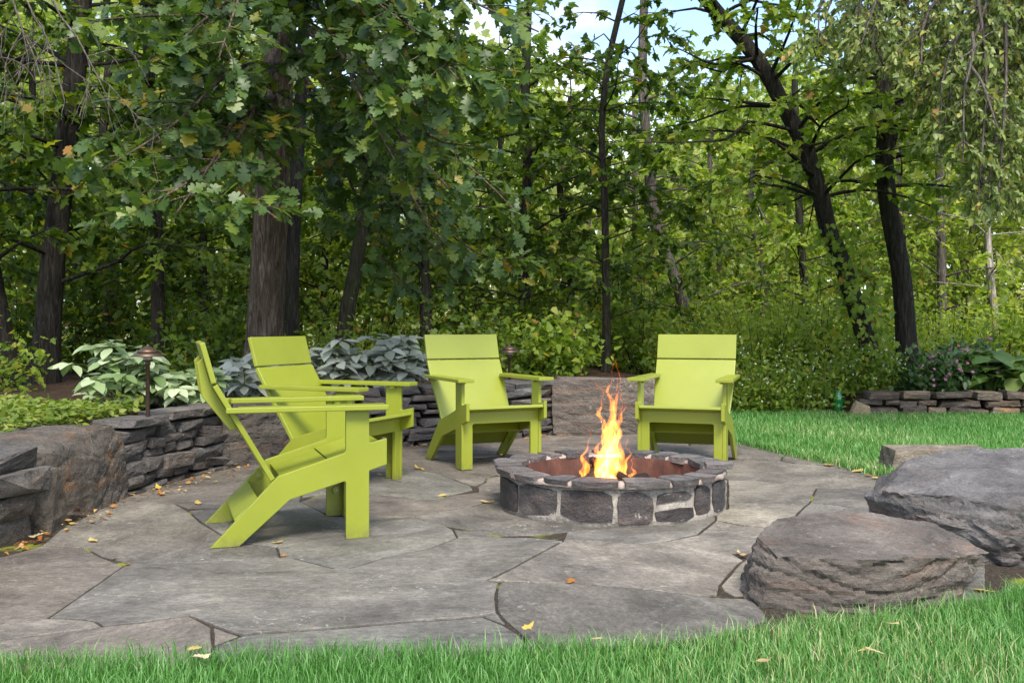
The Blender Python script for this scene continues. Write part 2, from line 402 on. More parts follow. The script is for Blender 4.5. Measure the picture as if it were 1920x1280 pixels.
STONES = [
 [(-110,1085),(-60,1058),(20,1040),(75,1026),(160,1030),(188,1046),(230,1062),(88,1160),(0,1172),(-285,1197)],
 [(80,1021),(112,994),(165,967),(208,947),(245,944),(330,948),(352,960),(375,982),(405,1000),(440,1020),(517,1028),(524,1047),(400,1052),(245,1060),(232,1056),(190,1042),(162,1027)],
 [(205,942),(235,929),(300,911),(380,889),(470,871),(562,862),(562,905),(480,932),(420,950),(352,954),(330,944),(245,940)],
 [(355,959),(420,953),(483,935),(565,908),(560,942),(600,962),(613,969),(650,971),(692,971),(753,974),(775,972),(800,980),(836,989),(848,996),(856,1009),(800,1030),(726,1045),(655,1066),(626,1066),(550,1047),(527,1045),(520,1026),(442,1017),(408,997),(378,979)],
 [(236,1061),(400,1056),(524,1051),(550,1050),(626,1070),(655,1070),(726,1048),(800,1033),(858,1012),(940,1011),(1000,1010),(1050,1016),(1016,1034),(960,1065),(912,1090),(935,1093),(928,1115),(930,1148),(866,1158),(777,1164),(637,1176),(480,1187),(452,1190),(412,1177),(370,1159),(355,1154),(267,1167),(215,1172),(192,1174),(180,1166),(148,1162),(92,1160)],
 [(-285,1197),(0,1176),(90,1163),(148,1165),(178,1169),(188,1177),(154,1181),(89,1189),(0,1201),(-315,1220)],
 [(-315,1221),(0,1205),(89,1193),(154,1185),(195,1180),(215,1176),(267,1171),(353,1158),(368,1164),(396,1178),(398,1212),(394,1248),(200,1252),(-350,1262)],
 [(399,1179),(412,1181),(450,1194),(401,1211)],
 [(402,1214),(452,1195),(480,1191),(637,1180),(777,1168),(866,1162),(902,1157),(945,1173),(965,1185),(984,1200),(984,1224),(396,1247)],
 [(906,1156),(930,1152),(944,1166),(946,1171)],
 [(940,1096),(960,1095),(1085,1099),(1203,1108),(1245,1114),(1316,1122),(1350,1123),(1410,1125),(1435,1150),(1440,1165),(1380,1190),(1200,1212),(988,1224),(986,1196),(964,1180),(948,1164),(936,1150),(932,1115)],
 [(916,1090),(962,1069),(1018,1038),(1057,1019),(1102,1016),(1162,1021),(1209,1024),(1248,1019),(1304,1030),(1370,1040),(1393,1050),(1388,1056),(1362,1081),(1347,1099),(1347,1117),(1316,1117),(1245,1109),(1203,1103),(1085,1094),(960,1090)],
 [(1397,1054),(1408,1040),(1450,1014),(1500,1008),(1502,1100),(1460,1110),(1420,1117),(1376,1119),(1354,1108),(1354,1098),(1368,1083)],
 [(1250,1015),(1310,1004),(1342,978),(1393,988),(1468,995),(1500,1003),(1448,1011),(1403,1037),(1372,1036),(1304,1026)],
 [(777,968),(828,961),(886,951),(915,944),(950,940),(1120,945),(1200,975),(1200,988),(1061,996),(1002,1004),(962,1005),(940,1005),(852,990),(836,985),(800,977)],
 [(852,994),(900,998),(940,1008),(900,1010),(860,1009)],
 [(1063,1000),(1140,993),(1205,990),(1230,960),(1340,960),(1338,977),(1308,1001),(1248,1014),(1209,1019),(1162,1016),(1102,1011),(1058,1013)],
 [(694,931),(740,934),(776,939),(823,939),(845,931),(900,925),(960,918),(960,936),(905,942),(886,948),(828,957),(776,966),(753,970),(692,967),(640,965),(603,958),(565,940),(600,930)],
 [(566,902),(640,890),(700,882),(769,883),(800,887),(828,893),(845,900),(867,909),(882,913),(888,920),(843,927),(823,935),(776,934),(740,929),(694,926),(600,926),(566,934)],
 [(849,899),(870,898),(912,898),(908,905),(893,911),(885,910),(868,905)],
 [(912,905),(918,899),(960,890),(960,914),(893,922),(896,914)],
 [(570,899),(640,862),(757,847),(881,845),(931,849),(988,861),(930,889),(905,895),(848,896),(828,889),(800,883),(769,880),(700,879),(640,886)],
 [(560,866),(640,838),(740,818),(860,806),(1030,808),(1290,806),(1290,838),(1236,842),(990,857),(931,846),(881,842),(757,844),(640,858),(568,897)],
 [(935,892),(992,863),(1238,846),(1296,870),(1340,884),(1362,900),(1362,955),(1225,957),(1190,972),(1125,942),(963,938),(963,889)],
 [(1366,904),(1414,905),(1503,913),(1528,917),(1517,942),(1498,958),(1470,990),(1393,984),(1345,974),(1345,960),(1366,957)],
 [(1534,918),(1632,920),(1720,924),(1702,960),(1594,950),(1522,940)],
 [(1520,945),(1594,954),(1702,965),(1702,1010),(1600,1010),(1475,992),(1502,960)],
 [(1300,868),(1340,861),(1397,863),(1444,867),(1491,871),(1526,873),(1600,884),(1655,895),(1720,905),(1720,920),(1632,916),(1531,913),(1503,909),(1414,900),(1366,900),(1342,881)],
 [(1240,843),(1294,838),(1300,822),(1375,828),(1420,840),(1470,852),(1461,864),(1444,862),(1397,858),(1340,857),(1298,865)],
 [(1466,864),(1474,853),(1540,866),(1600,879),(1526,869),(1491,868)],
 [(1504,1004),(1600,1014),(1702,1014),(1850,1022),(1850,1125),(1600,1118),(1506,1104)],
 [(1708,926),(1950,938),(1950,1020),(1708,1010)],
]
patio = empty('patio'); tag(patio, None, None, None, 'structure')
base_poly = [(-2.2, 2.68), (-1.4, 2.74), (0.0, 2.84), (.6, 2.9), (1.2, 3.1), (2.0, 3.4), (2.65, 3.6), (2.5, 5.3), (2.2, 6.12), (1.78, 7.6), (1.5, 8.55), (.38, 8.5), (-.75, 7.65), (-1.7, 6.8), (-2.05, 6.0), (-2.2, 5.0)]
bm = bmesh.new()
bm.faces.new([bm.verts.new((x, y, -.001)) for x, y in base_poly]); bmesh.ops.triangulate(bm, faces=bm.faces[:])
obj_bm('joint_bed', bm, JOINT, patio)
# neighbours share their corners, so that the joints keep one width
pts_all = [(p, i) for i, s in enumerate(STONES) for p in s]
merged = []
for p, i in pts_all:
    for m in merged:
        if abs(m[0] / m[2] - p[0]) < 11 and abs(m[1] / m[2] - p[1]) < 5.5: m[0] += p[0]; m[1] += p[1]; m[2] += 1; break
    else: merged.append([p[0], p[1], 1])
cent = [(m[0] / m[2], m[1] / m[2]) for m in merged]
def nearest(p): return min(range(len(cent)), key=lambda k: ((cent[k][0] - p[0]) / 2) ** 2 + (cent[k][1] - p[1]) ** 2)
for i, s in enumerate(STONES):
    idx = []
    for p in s:
        k = nearest(p)
        if not idx or (k != idx[-1] and k not in idx): idx.append(k)
    full = []
    for a, b in zip(idx, idx[1:] + idx[:1]):
        full.append(a); A, B = Vector(cent[a]), Vector(cent[b]); L2 = (B - A).length_squared; mids = []
        for k, c in enumerate(cent):
            if k in idx or L2 < 1: continue
            t = (Vector(c) - A).dot(B - A) / L2
            if .05 < t < .95 and (A + (B - A) * t - Vector(c)).length < 3.2: mids.append((t, k))
        full += [k for t, k in sorted(mids)]
    rr = random.Random(100 + i)
    if len(full) > 2: poly_obj('flagstone', [G(*cent[k]) for k in full], -.03, rr.uniform(.002, .0065), FLAG, patio, i * 3 + 1, .0062, .004)

# ------------------------------------------------------------------ rocks
def rock_bm(points, L, disp, seed, layers=30.0, lamp=.35, smooth_it=0):
    """convex hull of points, subdivided to edge length L and broken up along its bedding"""
    bm = bmesh.new()
    for p in points: bm.verts.new(p)
    res = bmesh.ops.convex_hull(bm, input=bm.verts[:])
    junk = [g for g in res['geom_interior'] if isinstance(g, bmesh.types.BMVert)] + [g for g in res['geom_unused'] if isinstance(g, bmesh.types.BMVert)]
    if junk: bmesh.ops.delete(bm, geom=list(set(junk)), context='VERTS')
    bmesh.ops.triangulate(bm, faces=bm.faces[:])
    for it in range(7):
        es = [e for e in bm.edges if e.calc_length() > L * 1.35]
        if not es: break
        bmesh.ops.subdivide_edges(bm, edges=es, cuts=1)
        bmesh.ops.triangulate(bm, faces=[f for f in bm.faces if len(f.verts) > 3])
    for k in range(smooth_it): bmesh.ops.smooth_vert(bm, verts=bm.verts[:], factor=.5, use_axis_x=True, use_axis_y=True, use_axis_z=True)
    bmesh.ops.recalc_face_normals(bm, faces=bm.faces); bm.normal_update()
    off = Vector((seed * 3.17, seed * 1.31, seed * .77))
    moves = []
    for v in bm.verts:
        p = v.co
        a = mnoise.fractal(p * (1.6 / max(disp * 12, .05)) * .25 + off, 1.0, 2.0, 5)
        q = (p.z + .10 * p.x - .05 * p.y) * layers + 2.4 * mnoise.noise(p * 2.2 + off)
        st = (q - math.floor(q)); st = 1.0 if st > .35 else st / .35
        st += 0.6 * mnoise.noise(Vector((p.x * 6, p.y * 6, math.floor(q) * 5.3)) + off)
        side = 1.0 - abs(v.normal.z) ** 2
        b = mnoise.noise(p * 14 + off)
        q2 = p.z * layers * 2.7 + 3.0 * mnoise.noise(p * 5 - off); s2 = mnoise.noise(Vector((p.x * 9, p.y * 9, math.floor(q2) * 3.1)) - off)
        ch = mnoise.cell(Vector((p.x * 7, p.y * 7, math.floor(q) * 2.7)) + off) - .5
        moves.append(v.normal * disp * (a * .45 + lamp * (.48 * (st - .7) + .08 * ch + .55 * s2) * side + .16 * b + .14 * mnoise.noise(p * 38 + off)))
    for v, m in zip(bm.verts, moves): v.co += m
    return bm
def rock(name, points, mat, L=.05, disp=.03, seed=1, parent=None, layers=30.0, lamp=.5):
    return obj_bm(name, rock_bm(points, L, disp, seed, layers, lamp), mat, parent)
def box_points(rr, sx, sy, sz, j=.18):
    pts = []
    for x in (-1, 1):
        for y in (-1, 1):
            for z in (-1, 1):
                pts.append((x * sx / 2 * (1 - rr.uniform(0, j)), y * sy / 2 * (1 - rr.uniform(0, j)), z * sz / 2 * (1 - rr.uniform(0, j * .9))))
    for k in range(5):
        pts.append((rr.uniform(-.5, .5) * sx, rr.choice((-.5, .5)) * sy * rr.uniform(.92, 1.06), rr.uniform(-.42, .42) * sz))
    return pts
stone_meshes = []
for i in range(22):
    rr = random.Random(500 + i)
    b = rock_bm(box_points(rr, 1, .9, .42, .24), .10, .036, i, 7, .45)
    bmesh.ops.recalc_face_normals(b, faces=b.faces)
    me = bpy.data.meshes.new('wall_stone'); b.to_mesh(me); b.free(); stone_meshes.append(me)
def place_stone(name, parent, mat, loc, rz, sx, sy, sz, rr, tilt=.05):
    key = mat.name
    idx = rr.randrange(22)
    if (idx, key) not in stone_cache:
        m2 = stone_meshes[idx].copy(); m2.materials.clear(); m2.materials.append(mat); stone_cache[(idx, key)] = m2
    o = bpy.data.objects.new(name, stone_cache[(idx, key)])
    o.location = loc; o.rotation_euler = (rr.uniform(-tilt, tilt), rr.uniform(-tilt, tilt), rz + rr.choice((0, math.pi)))
    o.scale = (sx, sy / .9, sz / .42)
    return link(o, parent)
stone_cache = {}
def polyline_at(pl, s):
    for a, b in zip(pl, pl[1:]):
        a, b = Vector(a), Vector(b); d = (b - a).length
        if s <= d: return a.lerp(b, s / d), (b - a).normalized()
        s -= d
    return b, (b - a).normalized()
def length(pl): return sum((Vector(b) - Vector(a)).length for a, b in zip(pl, pl[1:]))
def dry_wall(parent, pl, height, mat, seed, hmin=.042, hmax=.084, lmin=.14, lmax=.42, depth=.24, batter=.05, cap=True):
    rr = random.Random(seed); total = length(pl); z = -.02
    while z < height - .02:
        h = rr.uniform(hmin, hmax); last = z + h > height - .03
        s = rr.uniform(-.1, .05)
        while s < total:
            l = rr.uniform(lmin, lmax) * (1.25 if last and cap else 1)
            c, t = polyline_at(pl, min(max(s + l / 2, 0), total))
            nrm = Vector((-t.y, t.x))                       # away from the patio
            d = depth * rr.uniform(.9, 1.15) * (1.2 if last and cap else 1)
            c2 = c + nrm * (d / 2 + batter * z / height + rr.uniform(-.028, .02) - (.03 if last and cap else 0))
            hh = h * rr.uniform(.80, 1.14)
            place_stone('stone', parent, mat, (c2.x, c2.y, z + h / 2 + rr.uniform(-.006, .006)), math.atan2(t.y, t.x), l * .97, d, hh * .98, rr, .09)
            s += l * rr.uniform(.95, 1.02)
        z += h
wall1 = empty('dry_stone_wall', (0, 0, 0))
tag(wall1, 'low curved dry stone wall of dark flat stones behind the chairs', 'stone wall')
dry_wall(wall1, [(-2.05, 5.38)] + WALL[4:6] + [(-1.83, 6.38)], .40, WALLROCK, 31)
dry_wall(wall1, [(-1.22, 7.14)] + WALL[9:], .40, WALLROCK, 33)
# big rocks built into the wall
tag(rock('boulder', [(-2.03, 5.36, -.03), (-2.02, 5.0, -.03), (-2.06, 4.72, -.03), (-2.06, 5.34, .30), (-2.10, 5.30, .385), (-2.16, 5.05, .40), (-2.12, 4.86, .37), (-2.05, 4.9, .26), (-2.05, 4.62, .05),
      (-2.10, 4.60, .33), (-2.9, 5.4, .40), (-2.9, 4.55, .40), (-2.5, 4.45, .385), (-2.7, 5.4, 0), (-2.7, 4.5, 0), (-2.25, 4.42, .36)], RUSTROCK, .020, .024, 3, None, 10, .6),
    'big rusty brown boulder ending the curved wall, below the ground cover', 'boulder')
tag(rock('upright_stone', [(-2.045, 4.70, -.02), (-2.02, 4.42, -.02), (-2.06, 4.58, .27), (-2.08, 4.40, .25), (-2.25, 4.68, -.02), (-2.25, 4.42, -.02), (-2.22, 4.6, .27), (-2.24, 4.38, .26)], RUSTROCK, .035, .02, 5),
    'narrow upright slab leaning against the big rusty boulder', 'stone')
lw = empty('stacked_wall_end'); tag(lw, 'short stack of dark slabs left of the upright slab at the picture edge', 'stone wall')
for k, (y, z, l, d, h) in enumerate([(4.22, .04, .40, .40, .14), (4.24, .155, .36, .42, .10), (4.26, .245, .50, .46, .09), (4.2, .33, .62, .5, .085), (3.75, .05, .45, .4, .15), (3.72, .17, .5, .42, .12), (3.78, .27, .4, .44, .1), (3.7, .35, .6, .5, .08), (3.25, .06, .5, .4, .16), (3.2, .2, .5, .42, .14), (3.25, .32, .55, .46, .12)]):
    place_stone('stone', lw, WALLROCK if k != 1 else RUSTROCK, (-2.09 - d / 2 + .03 * (k % 3), y, z), math.pi / 2, l, d, h * 1.15, random.Random(60 + k))
tag(rock('boulder', [(-1.83, 6.40, -.02), (-1.52, 6.80, -.02), (-1.22, 7.10, -.02), (-1.84, 6.42, .34), (-1.52, 6.82, .37), (-1.2, 7.12, .38), (-1.95, 6.6, .40), (-1.65, 7.0, .42), (-1.3, 7.3, .41), (-2.0, 6.7, 0), (-1.4, 7.4, 0)], RUSTROCK, .04, .03, 8, None, 22, .6),
    'long rust-streaked boulder in the wall behind the two side-on chairs', 'boulder')
tag(rock('boulder', [(.34, 8.26, -.03), (1.02, 8.34, -.03), (1.36, 8.55, -.03), (.33, 8.3, .40), (.42, 8.27, .455), (1.0, 8.32, .46), (1.40, 8.55, .42), (.4, 8.75, .46), (1.36, 8.9, .44), (.4, 8.8, 0), (1.4, 8.95, 0), (.34, 8.28, .2), (1.04, 8.3, .22)], BOULDER, .028, .020, 9, None, 12, .7),
    'large layered boulder behind the flames, between the two front-facing chairs', 'boulder')
# boulders at the lawn
tag(rock('boulder', [(.80, 3.28, -.03), (.84, 3.72, -.03), (1.05, 3.21, -.03), (1.45, 3.34, -.03), (1.58, 3.7, -.03), (1.2, 3.95, -.03), (.835, 3.44, .20), (.865, 3.295, .165), (1.12, 3.245, .165), (1.40, 3.335, .150), (1.69, 3.57, .115), (1.50, 3.40, .135),
      (1.19, 3.82, .205), (1.36, 3.82, .205), (1.57, 3.76, .18), (.97, 3.70, .21), (1.62, 3.62, .14), (.79, 3.36, .05)], BOULDER, .014, .024, 12, None, 19, 1.25),
    'low brown flat-topped boulder at the grass edge, front of the pair', 'boulder')
tag(rock('boulder', [(1.78, 4.0, -.03), (1.88, 3.86, -.03), (2.5, 3.78, -.03), (2.75, 4.5, -.03), (1.72, 4.5, -.03), (1.485, 4.2, .20), (1.50, 4.24, .13), (1.60, 4.03, .16), (1.84, 3.82, .11), (1.53, 4.12, .235), (1.68, 4.0, .22), (1.95, 3.83, .25), (2.5, 3.78, .27),
      (1.74, 4.42, .335), (1.95, 4.46, .36), (2.3, 4.46, .37), (2.85, 4.4, .35), (2.85, 4.0, .25), (1.6, 4.4, .25)], GREYROCK, .018, .030, 15, None, 14, 1.2),
    'large grey overhanging boulder behind the low brown boulder', 'boulder')
tag(rock('boulder', [(2.30, 6.15, -.03), (2.92, 6.10, -.03), (2.34, 6.15, .15), (2.90, 6.10, .155), (2.36, 6.45, .15), (2.95, 6.42, .15), (2.34, 6.5, -.03), (2.95, 6.45, -.03)], PALEROCK, .05, .015, 18, None, 20, .5),
    'small block with a pale flat top at the lawn corner', 'boulder')
# low wall at the back of the lawn
wall2 = empty('lawn_wall'); tag(wall2, 'low stone retaining wall along the back of the lawn under the pink flowers', 'stone wall')
dry_wall(wall2, [(3.55, 10.18), (4.4, 10.12), (5.4, 10.05), (6.6, 10.0)], .24, LAWNWALL, 78, .055, .115, .13, .46, .26, .05)
tag(rock('boulder', [(3.36, 10.05, -.03), (3.56, 10.0, -.03), (3.38, 10.22, -.03), (3.58, 10.25, -.03), (3.44, 10.06, .13), (3.56, 10.04, .10), (3.47, 10.2, .15), (3.40, 10.12, .09)], YELLOWROCK, .03, .015, 21),
    'small rounded yellow stone ending the low lawn wall', 'boulder')

# ------------------------------------------------------------------ fire pit
PC = Vector((.503, 5.12, 0))
pit = empty('fire_pit', PC); tag(pit, 'round stone fire pit with mortar joints and slate coping around a rusty ring', 'fire pit')
def ring_obj(name, prof, mat, parent, n=96, jit=0.0, seed=0):
    V, F = [], []; m = len(prof)
    for i in range(n):
        a = 2 * math.pi * i / n
        for (r, z) in prof:
            k = 1 + jit * mnoise.noise(Vector((math.cos(a) * 6, math.sin(a) * 6, z * 18 + seed)))
            V.append((math.sin(a) * r * k, -math.cos(a) * r * k, z))
    for i in range(n):
        j = (i + 1) % n
        for k in range(m - 1): F.append((i * m + k, j * m + k, j * m + k + 1, i * m + k + 1))
    return obj_np(name, V, F, mat, parent, True)
ring_obj('mortar_wall', [(.47, -.02), (.555, -.02), (.560, .03), (.556, .08), (.552, .13), (.548, .178), (.47, .180)], MORTAR, pit, 160, .018, 2)
ring_obj('steel_ring', [(.455, .0), (.455, .185), (.466, .186), (.466, .0)], RUST, pit, 96)
ring_obj('ash_bed', [(.001, .085), (.12, .08), (.30, .06), (.456, .05)], ASH, pit, 48, .0, 4)
ring_obj('cap_mortar', [(.462, .176), (.462, .196), (.50, .203), (.565, .199), (.578, .178), (.55, .172)], CAPMORTAR, pit, 140, .02, 9)
def pit_stone(a0, a1, z0, z1, seed, R0=.545, proud=.022):
    rr = random.Random(seed); pts = []
    n = 5
    for k in range(n + 1):
        a = a0 + (a1 - a0) * k / n
        for z, zz in ((z0, 0), (z1, 1)):
            e = rr.uniform(0, .02) if k in (0, n) else 0
            zj = z + (rr.uniform(0, .016) if zz == 0 else -rr.uniform(0, .016)) + (e if zz == 0 else -e)
            pts.append((math.sin(a) * (R0 + proud * rr.uniform(.75, 1.05)), -math.cos(a) * (R0 + proud * rr.uniform(.75, 1.05)), zj))
            pts.append((math.sin(a) * (R0 - .03), -math.cos(a) * (R0 - .03), zj))
    zm = (z0 + z1) / 2
    for a in (a0 - .012, a1 + .012): pts.append((math.sin(a) * (R0 + proud * .8), -math.cos(a) * (R0 + proud * .8), zm + rr.uniform(-.03, .03)))
    return rock('stone', pts, PITSTONE, .022, .007, seed, pit, 40, .4)
front = [(-1.0, -.86, .01, .17), (-.833, -.535, .02, .17), (-.49, -.09, .02, .165), (-.04, .235, .008, .165), (.285, .58, .11, .155), (.27, .59, .015, .085), (.625, .765, .02, .168), (.81, .97, .015, .17)]
for k, (s0, s1, z0, z1) in enumerate(front): pit_stone(math.asin(s0), math.asin(s1), z0, z1, 300 + k)
a = math.asin(.99) + .1; k = 0
while a < 2 * math.pi - math.pi / 2 - .1:
    wd = R.uniform(.18, .36); pit_stone(a, a + wd, .015, R.uniform(.15, .17), 330 + k); a += wd + R.uniform(.03, .06); k += 1
def cap_stone(a0, a1, seed, zt=.212):
    rr = random.Random(seed); pts = []; th = rr.uniform(.024, .036)
    ri, ro = .458 + rr.uniform(-.008, .014), .588 + rr.uniform(-.012, .022)
    n = 4
    for k in range(n + 1):
        a = a0 + (a1 - a0) * k / n
        r2 = ro + rr.uniform(-.014, .012); r1 = ri + rr.uniform(-.006, .006)
        for r in (r1, r2):
            pts.append((math.sin(a) * r, -math.cos(a) * r, zt + rr.uniform(-.004, .003))); pts.append((math.sin(a) * (r - .01 if r == r2 else r), -math.cos(a) * (r - .01 if r == r2 else r), zt - th))
    rock('cap_stone', pts, CAPSTONE, .024, .008, seed, pit, 60, .5)
a = -.42; k = 0
for wd in (.40, .38, .30, .22, .34, .26, .42, .30, .22, .36, .28, .34, .20, .38, .30, .26, .36, .3, .3, .3):
    if a + wd > 2 * math.pi - .42: break
    cap_stone(a + .022, a + wd - .022, 400 + k, .212 + (.016 if k == 5 else 0)); a += wd + R.uniform(.01, .035); k += 1
if 2 * math.pi - .42 - a > .12: cap_stone(a + .02, 2 * math.pi - .45, 440)
# charred logs inside the ring
for k, (x, y, rz, l, r, tl) in enumerate([(.00, -.06, .5, .42, .035, .10), (.06, .05, -.6, .40, .030, -.12), (-.10, .02, 1.3, .34, .028, .16), (.02, .0, 2.4, .30, .022, .35)]):
    lg = empty('charred_log', PC + Vector((x, y, .105 + .02 * k)), rz)
    tag(lg, ['thick charred log lying across the ash in the fire pit', 'charred log crossing the thick one under the flames', 'short charred log propped in the ash bed', 'thin charred stick standing up in the flames'][k], 'log', 'firewood in the pit')
    n = 10; V, F = [], []
    for i in range(7):
        t = i / 6
        for j in range(n):
            an = 2 * math.pi * j / n; rr_ = r * (1 + .25 * mnoise.noise(Vector((math.cos(an) * 1.5, math.sin(an) * 1.5, t * 4 + k))))
            V.append(((t - .5) * l, math.cos(an) * rr_, math.sin(an) * rr_ + (t - .5) * l * tl))
    for i in range(6):
        for j in range(n): F.append((i * n + j, (i + 1) * n + j, (i + 1) * n + (j + 1) % n, i * n + (j + 1) % n))
    obj_np('log_body', V, F, CHAR, lg, True)
    for i0 in (0, 6): 
        c = len(V); V2 = [V[i0 * n + j] for j in range(n)]; cen = tuple(sum(p[q] for p in V2) / n for q in range(3))
        obj_np('log_end', V2 + [cen], [(j, (j + 1) % n, n) for j in range(n)], CHAR, lg)
# flames: hot gas that glows, no surface
def mat_fire(name, stops, strength):
    m = bpy.data.materials.new(name); m.use_nodes = True
    n, l = m.node_tree.nodes, m.node_tree.links
    n.remove(n['Principled BSDF'])
    em = n.new('ShaderNodeEmission'); tc = n.new('ShaderNodeTexCoord')
    sp = n.new('ShaderNodeSeparateXYZ'); l.new(tc.outputs['Generated'], sp.inputs[0])
    rp = n.new('ShaderNodeValToRGB'); e = rp.color_ramp.elements
    while len(e) < len(stops): e.new(.5)
    for el, (p, c) in zip(e, stops): el.position = p; el.color = (*c, 1)
    l.new(sp.outputs['Z'], rp.inputs[0]); l.new(rp.outputs[0], em.inputs['Color'])
    mp = n.new('ShaderNodeMapping'); mp.inputs['Scale'].default_value = (1, 1, .35); l.new(tc.outputs['Object'], mp.inputs['Vector'])
    nz = n.new('ShaderNodeTexNoise'); nz.inputs['Scale'].default_value = 34; nz.inputs['Detail'].default_value = 4; nz.inputs['Distortion'].default_value = 1.2; l.new(mp.outputs[0], nz.inputs['Vector'])
    r2 = n.new('ShaderNodeValToRGB'); r2.color_ramp.elements[0].position = .36; r2.color_ramp.elements[1].position = .62; l.new(nz.outputs['Fac'], r2.inputs[0])
    mm = n.new('ShaderNodeMath'); mm.operation = 'MULTIPLY'; mm.inputs[1].default_value = strength; l.new(r2.outputs[0], mm.inputs[0])
    l.new(mm.outputs[0], em.inputs['Strength']); l.new(em.outputs[0], n['Material Output'].inputs['Volume'])
    return m
FIRE_OUT = mat_fire('flame_outer', [(0, (1, .36, .045)), (.35, (1, .29, .025)), (.7, (1, .17, .015)), (1, (1, .09, .012))], 60)
FIRE_IN = mat_fire('flame_core', [(0, (1, .62, .16)), (.5, (1, .56, .11)), (1, (1, .28, .035))], 55)
fire = empty('fire', PC + Vector((-.025, 0, .10))); tag(fire, 'tall orange and yellow flames rising from the fire pit', 'fire')
def tongue(x, y, z0, z1, r, sway, seed, mat, name='flame'):
    n, m = 12, 18; V, F = [], []
    for i in range(m + 1):
        t = i / m
        prof = (math.sin(math.pi * min(1, t * 1.15 + .12) ** .75) * .9 + .12) * (1 - t) ** .55 if t < 1 else 0.004
        cx = x + sway[0] * t + (.016 * math.sin(t * 9 + seed) + .008 * math.sin(t * 21 + seed * 3)) * min(1, t * 2); cyy = y + sway[1] * t + .02 * math.sin(t * 6 + seed * 2) * t
        for j in range(n):
            an = 2 * math.pi * j / n
            rr_ = max(.003, r * prof * (1 + .75 * mnoise.noise(Vector((math.cos(an) * 1.3 + seed, math.sin(an) * 1.3, t * 5 - seed)))))
            V.append((cx + math.cos(an) * rr_, cyy + math.sin(an) * rr_ * .8, z0 + (z1 - z0) * t))
    for i in range(m):
        for j in range(n): F.append((i * n + j, i * n + (j + 1) % n, (i + 1) * n + (j + 1) % n, (i + 1) * n + j))
    o = obj_np(name, V, F, mat, fire, True)
    bm = bmesh.new(); bm.from_mesh(o.data); bmesh.ops.holes_fill(bm, edges=[e for e in bm.edges if e.is_boundary]); bm.to_mesh(o.data); bm.free()
    return o
for x, y, z0, z1, r, sway, sd_, mt in [(.00, .00, .0, .64, .050, (.065, 0), 1.0, FIRE_OUT), (.035, .02, .05, .55, .040, (.04, 0), 2.3, FIRE_OUT), (-.035, .02, .0, .47, .045, (.075, .01), 3.1, FIRE_OUT), (.06, -.01, .0, .42, .042, (.02, 0), 4.4, FIRE_OUT),
        (-.06, .0, .0, .33, .040, (.04, 0), 5.9, FIRE_OUT), (-.135, -.01, .02, .29, .026, (.015, 0), 6.7, FIRE_OUT), (-.115, -.03, .0, .18, .026, (-.04, 0), 7.2, FIRE_OUT), (.10, .01, .0, .24, .030, (.035, 0), 8.4, FIRE_OUT), (.115, -.04, .0, .15, .024, (.05, 0), 9.6, FIRE_OUT),
        (-.03, -.05, -.02, .20, .034, (-.05, 0), 10.1, FIRE_OUT), (.05, -.08, -.04, .16, .026, (-.03, .04), 11.3, FIRE_OUT), (.045, .0, .30, .66, .020, (-.02, 0), 12.8, FIRE_OUT), (-.01, .01, .26, .52, .018, (-.03, 0), 13.5, FIRE_OUT), (.08, .0, .24, .48, .018, (.02, 0), 14.6, FIRE_OUT),
        (.01, .0, .0, .40, .034, (.03, 0), 15.1, FIRE_IN), (-.03, .01, .02, .30, .028, (.035, 0), 16.5, FIRE_IN), (.045, -.01, .0, .30, .028, (.01, 0), 17.3, FIRE_IN), (.075, -.10, -.06, .11, .016, (-.035, .05), 18.3, FIRE_IN), (.0, -.03, -.03, .20, .022, (-.03, 0), 19.2, FIRE_IN)]:
    tongue(x * .82, y, z0, z1, r * .88, sway, sd_, mt)

# ------------------------------------------------------------------ lounge chairs
def extrude_uz(pts, v0, v1, bev=.0036):
    bm = bmesh.new()
    a = [bm.verts.new((u, v0, z)) for u, z in pts]; b = [bm.verts.new((u, v1, z)) for u, z in pts]
    n = len(pts)
    bm.faces.new(a); bm.faces.new(b[::-1])
    for i in range(n): bm.faces.new((a[i], b[i], b[(i + 1) % n], a[(i + 1) % n]))
    bmesh.ops.recalc_face_normals(bm, faces=bm.faces)
    if bev: bmesh.ops.bevel(bm, geom=bm.edges[:], offset=bev, segments=3, affect='EDGES', profile=.5, clamp_overlap=True)
    return bm
def extrude_poly(pts3, nrm, th, bev=.0036):
    """flat polygon pts3 thickened by th along nrm"""
    bm = bmesh.new(); n = len(pts3); d = Vector(nrm).normalized() * th
    a = [bm.verts.new(p) for p in pts3]; b = [bm.verts.new(Vector(p) + d) for p in pts3]
    bm.faces.new(a); bm.faces.new(b[::-1])
    for i in range(n): bm.faces.new((a[i], b[i], b[(i + 1) % n], a[(i + 1) % n]))
    bmesh.ops.recalc_face_normals(bm, faces=bm.faces)
    if bev: bmesh.ops.bevel(bm, geom=bm.edges[:], offset=bev, segments=3, affect='EDGES', profile=.5, clamp_overlap=True)
    return bm
def rnd_corner(p, a, b, r=.012, n=3):
    """points rounding the corner p between neighbours a and b"""
    p, a, b = Vector(p), Vector(a), Vector(b)
    s = p + (a - p).normalized() * r; e = p + (b - p).normalized() * r
    return [tuple(s.lerp(p, t).lerp(p.lerp(e, t), t)) for t in [i / n for i in range(n + 1)]]
T_ = .022; WID = .561; VI = WID / 2 - T_
def disc_bm(u, v0, v1, z, r=.019):
    bm = bmesh.new()
    bmesh.ops.create_cone(bm, cap_ends=True, segments=20, radius1=r, radius2=r * .93, depth=abs(v1 - v0), matrix=Matrix.Translation((u, (v0 + v1) / 2, z)) @ Matrix.Rotation(math.pi / 2 * (1 if v1 < v0 else -1), 4, 'X'))
    return bm
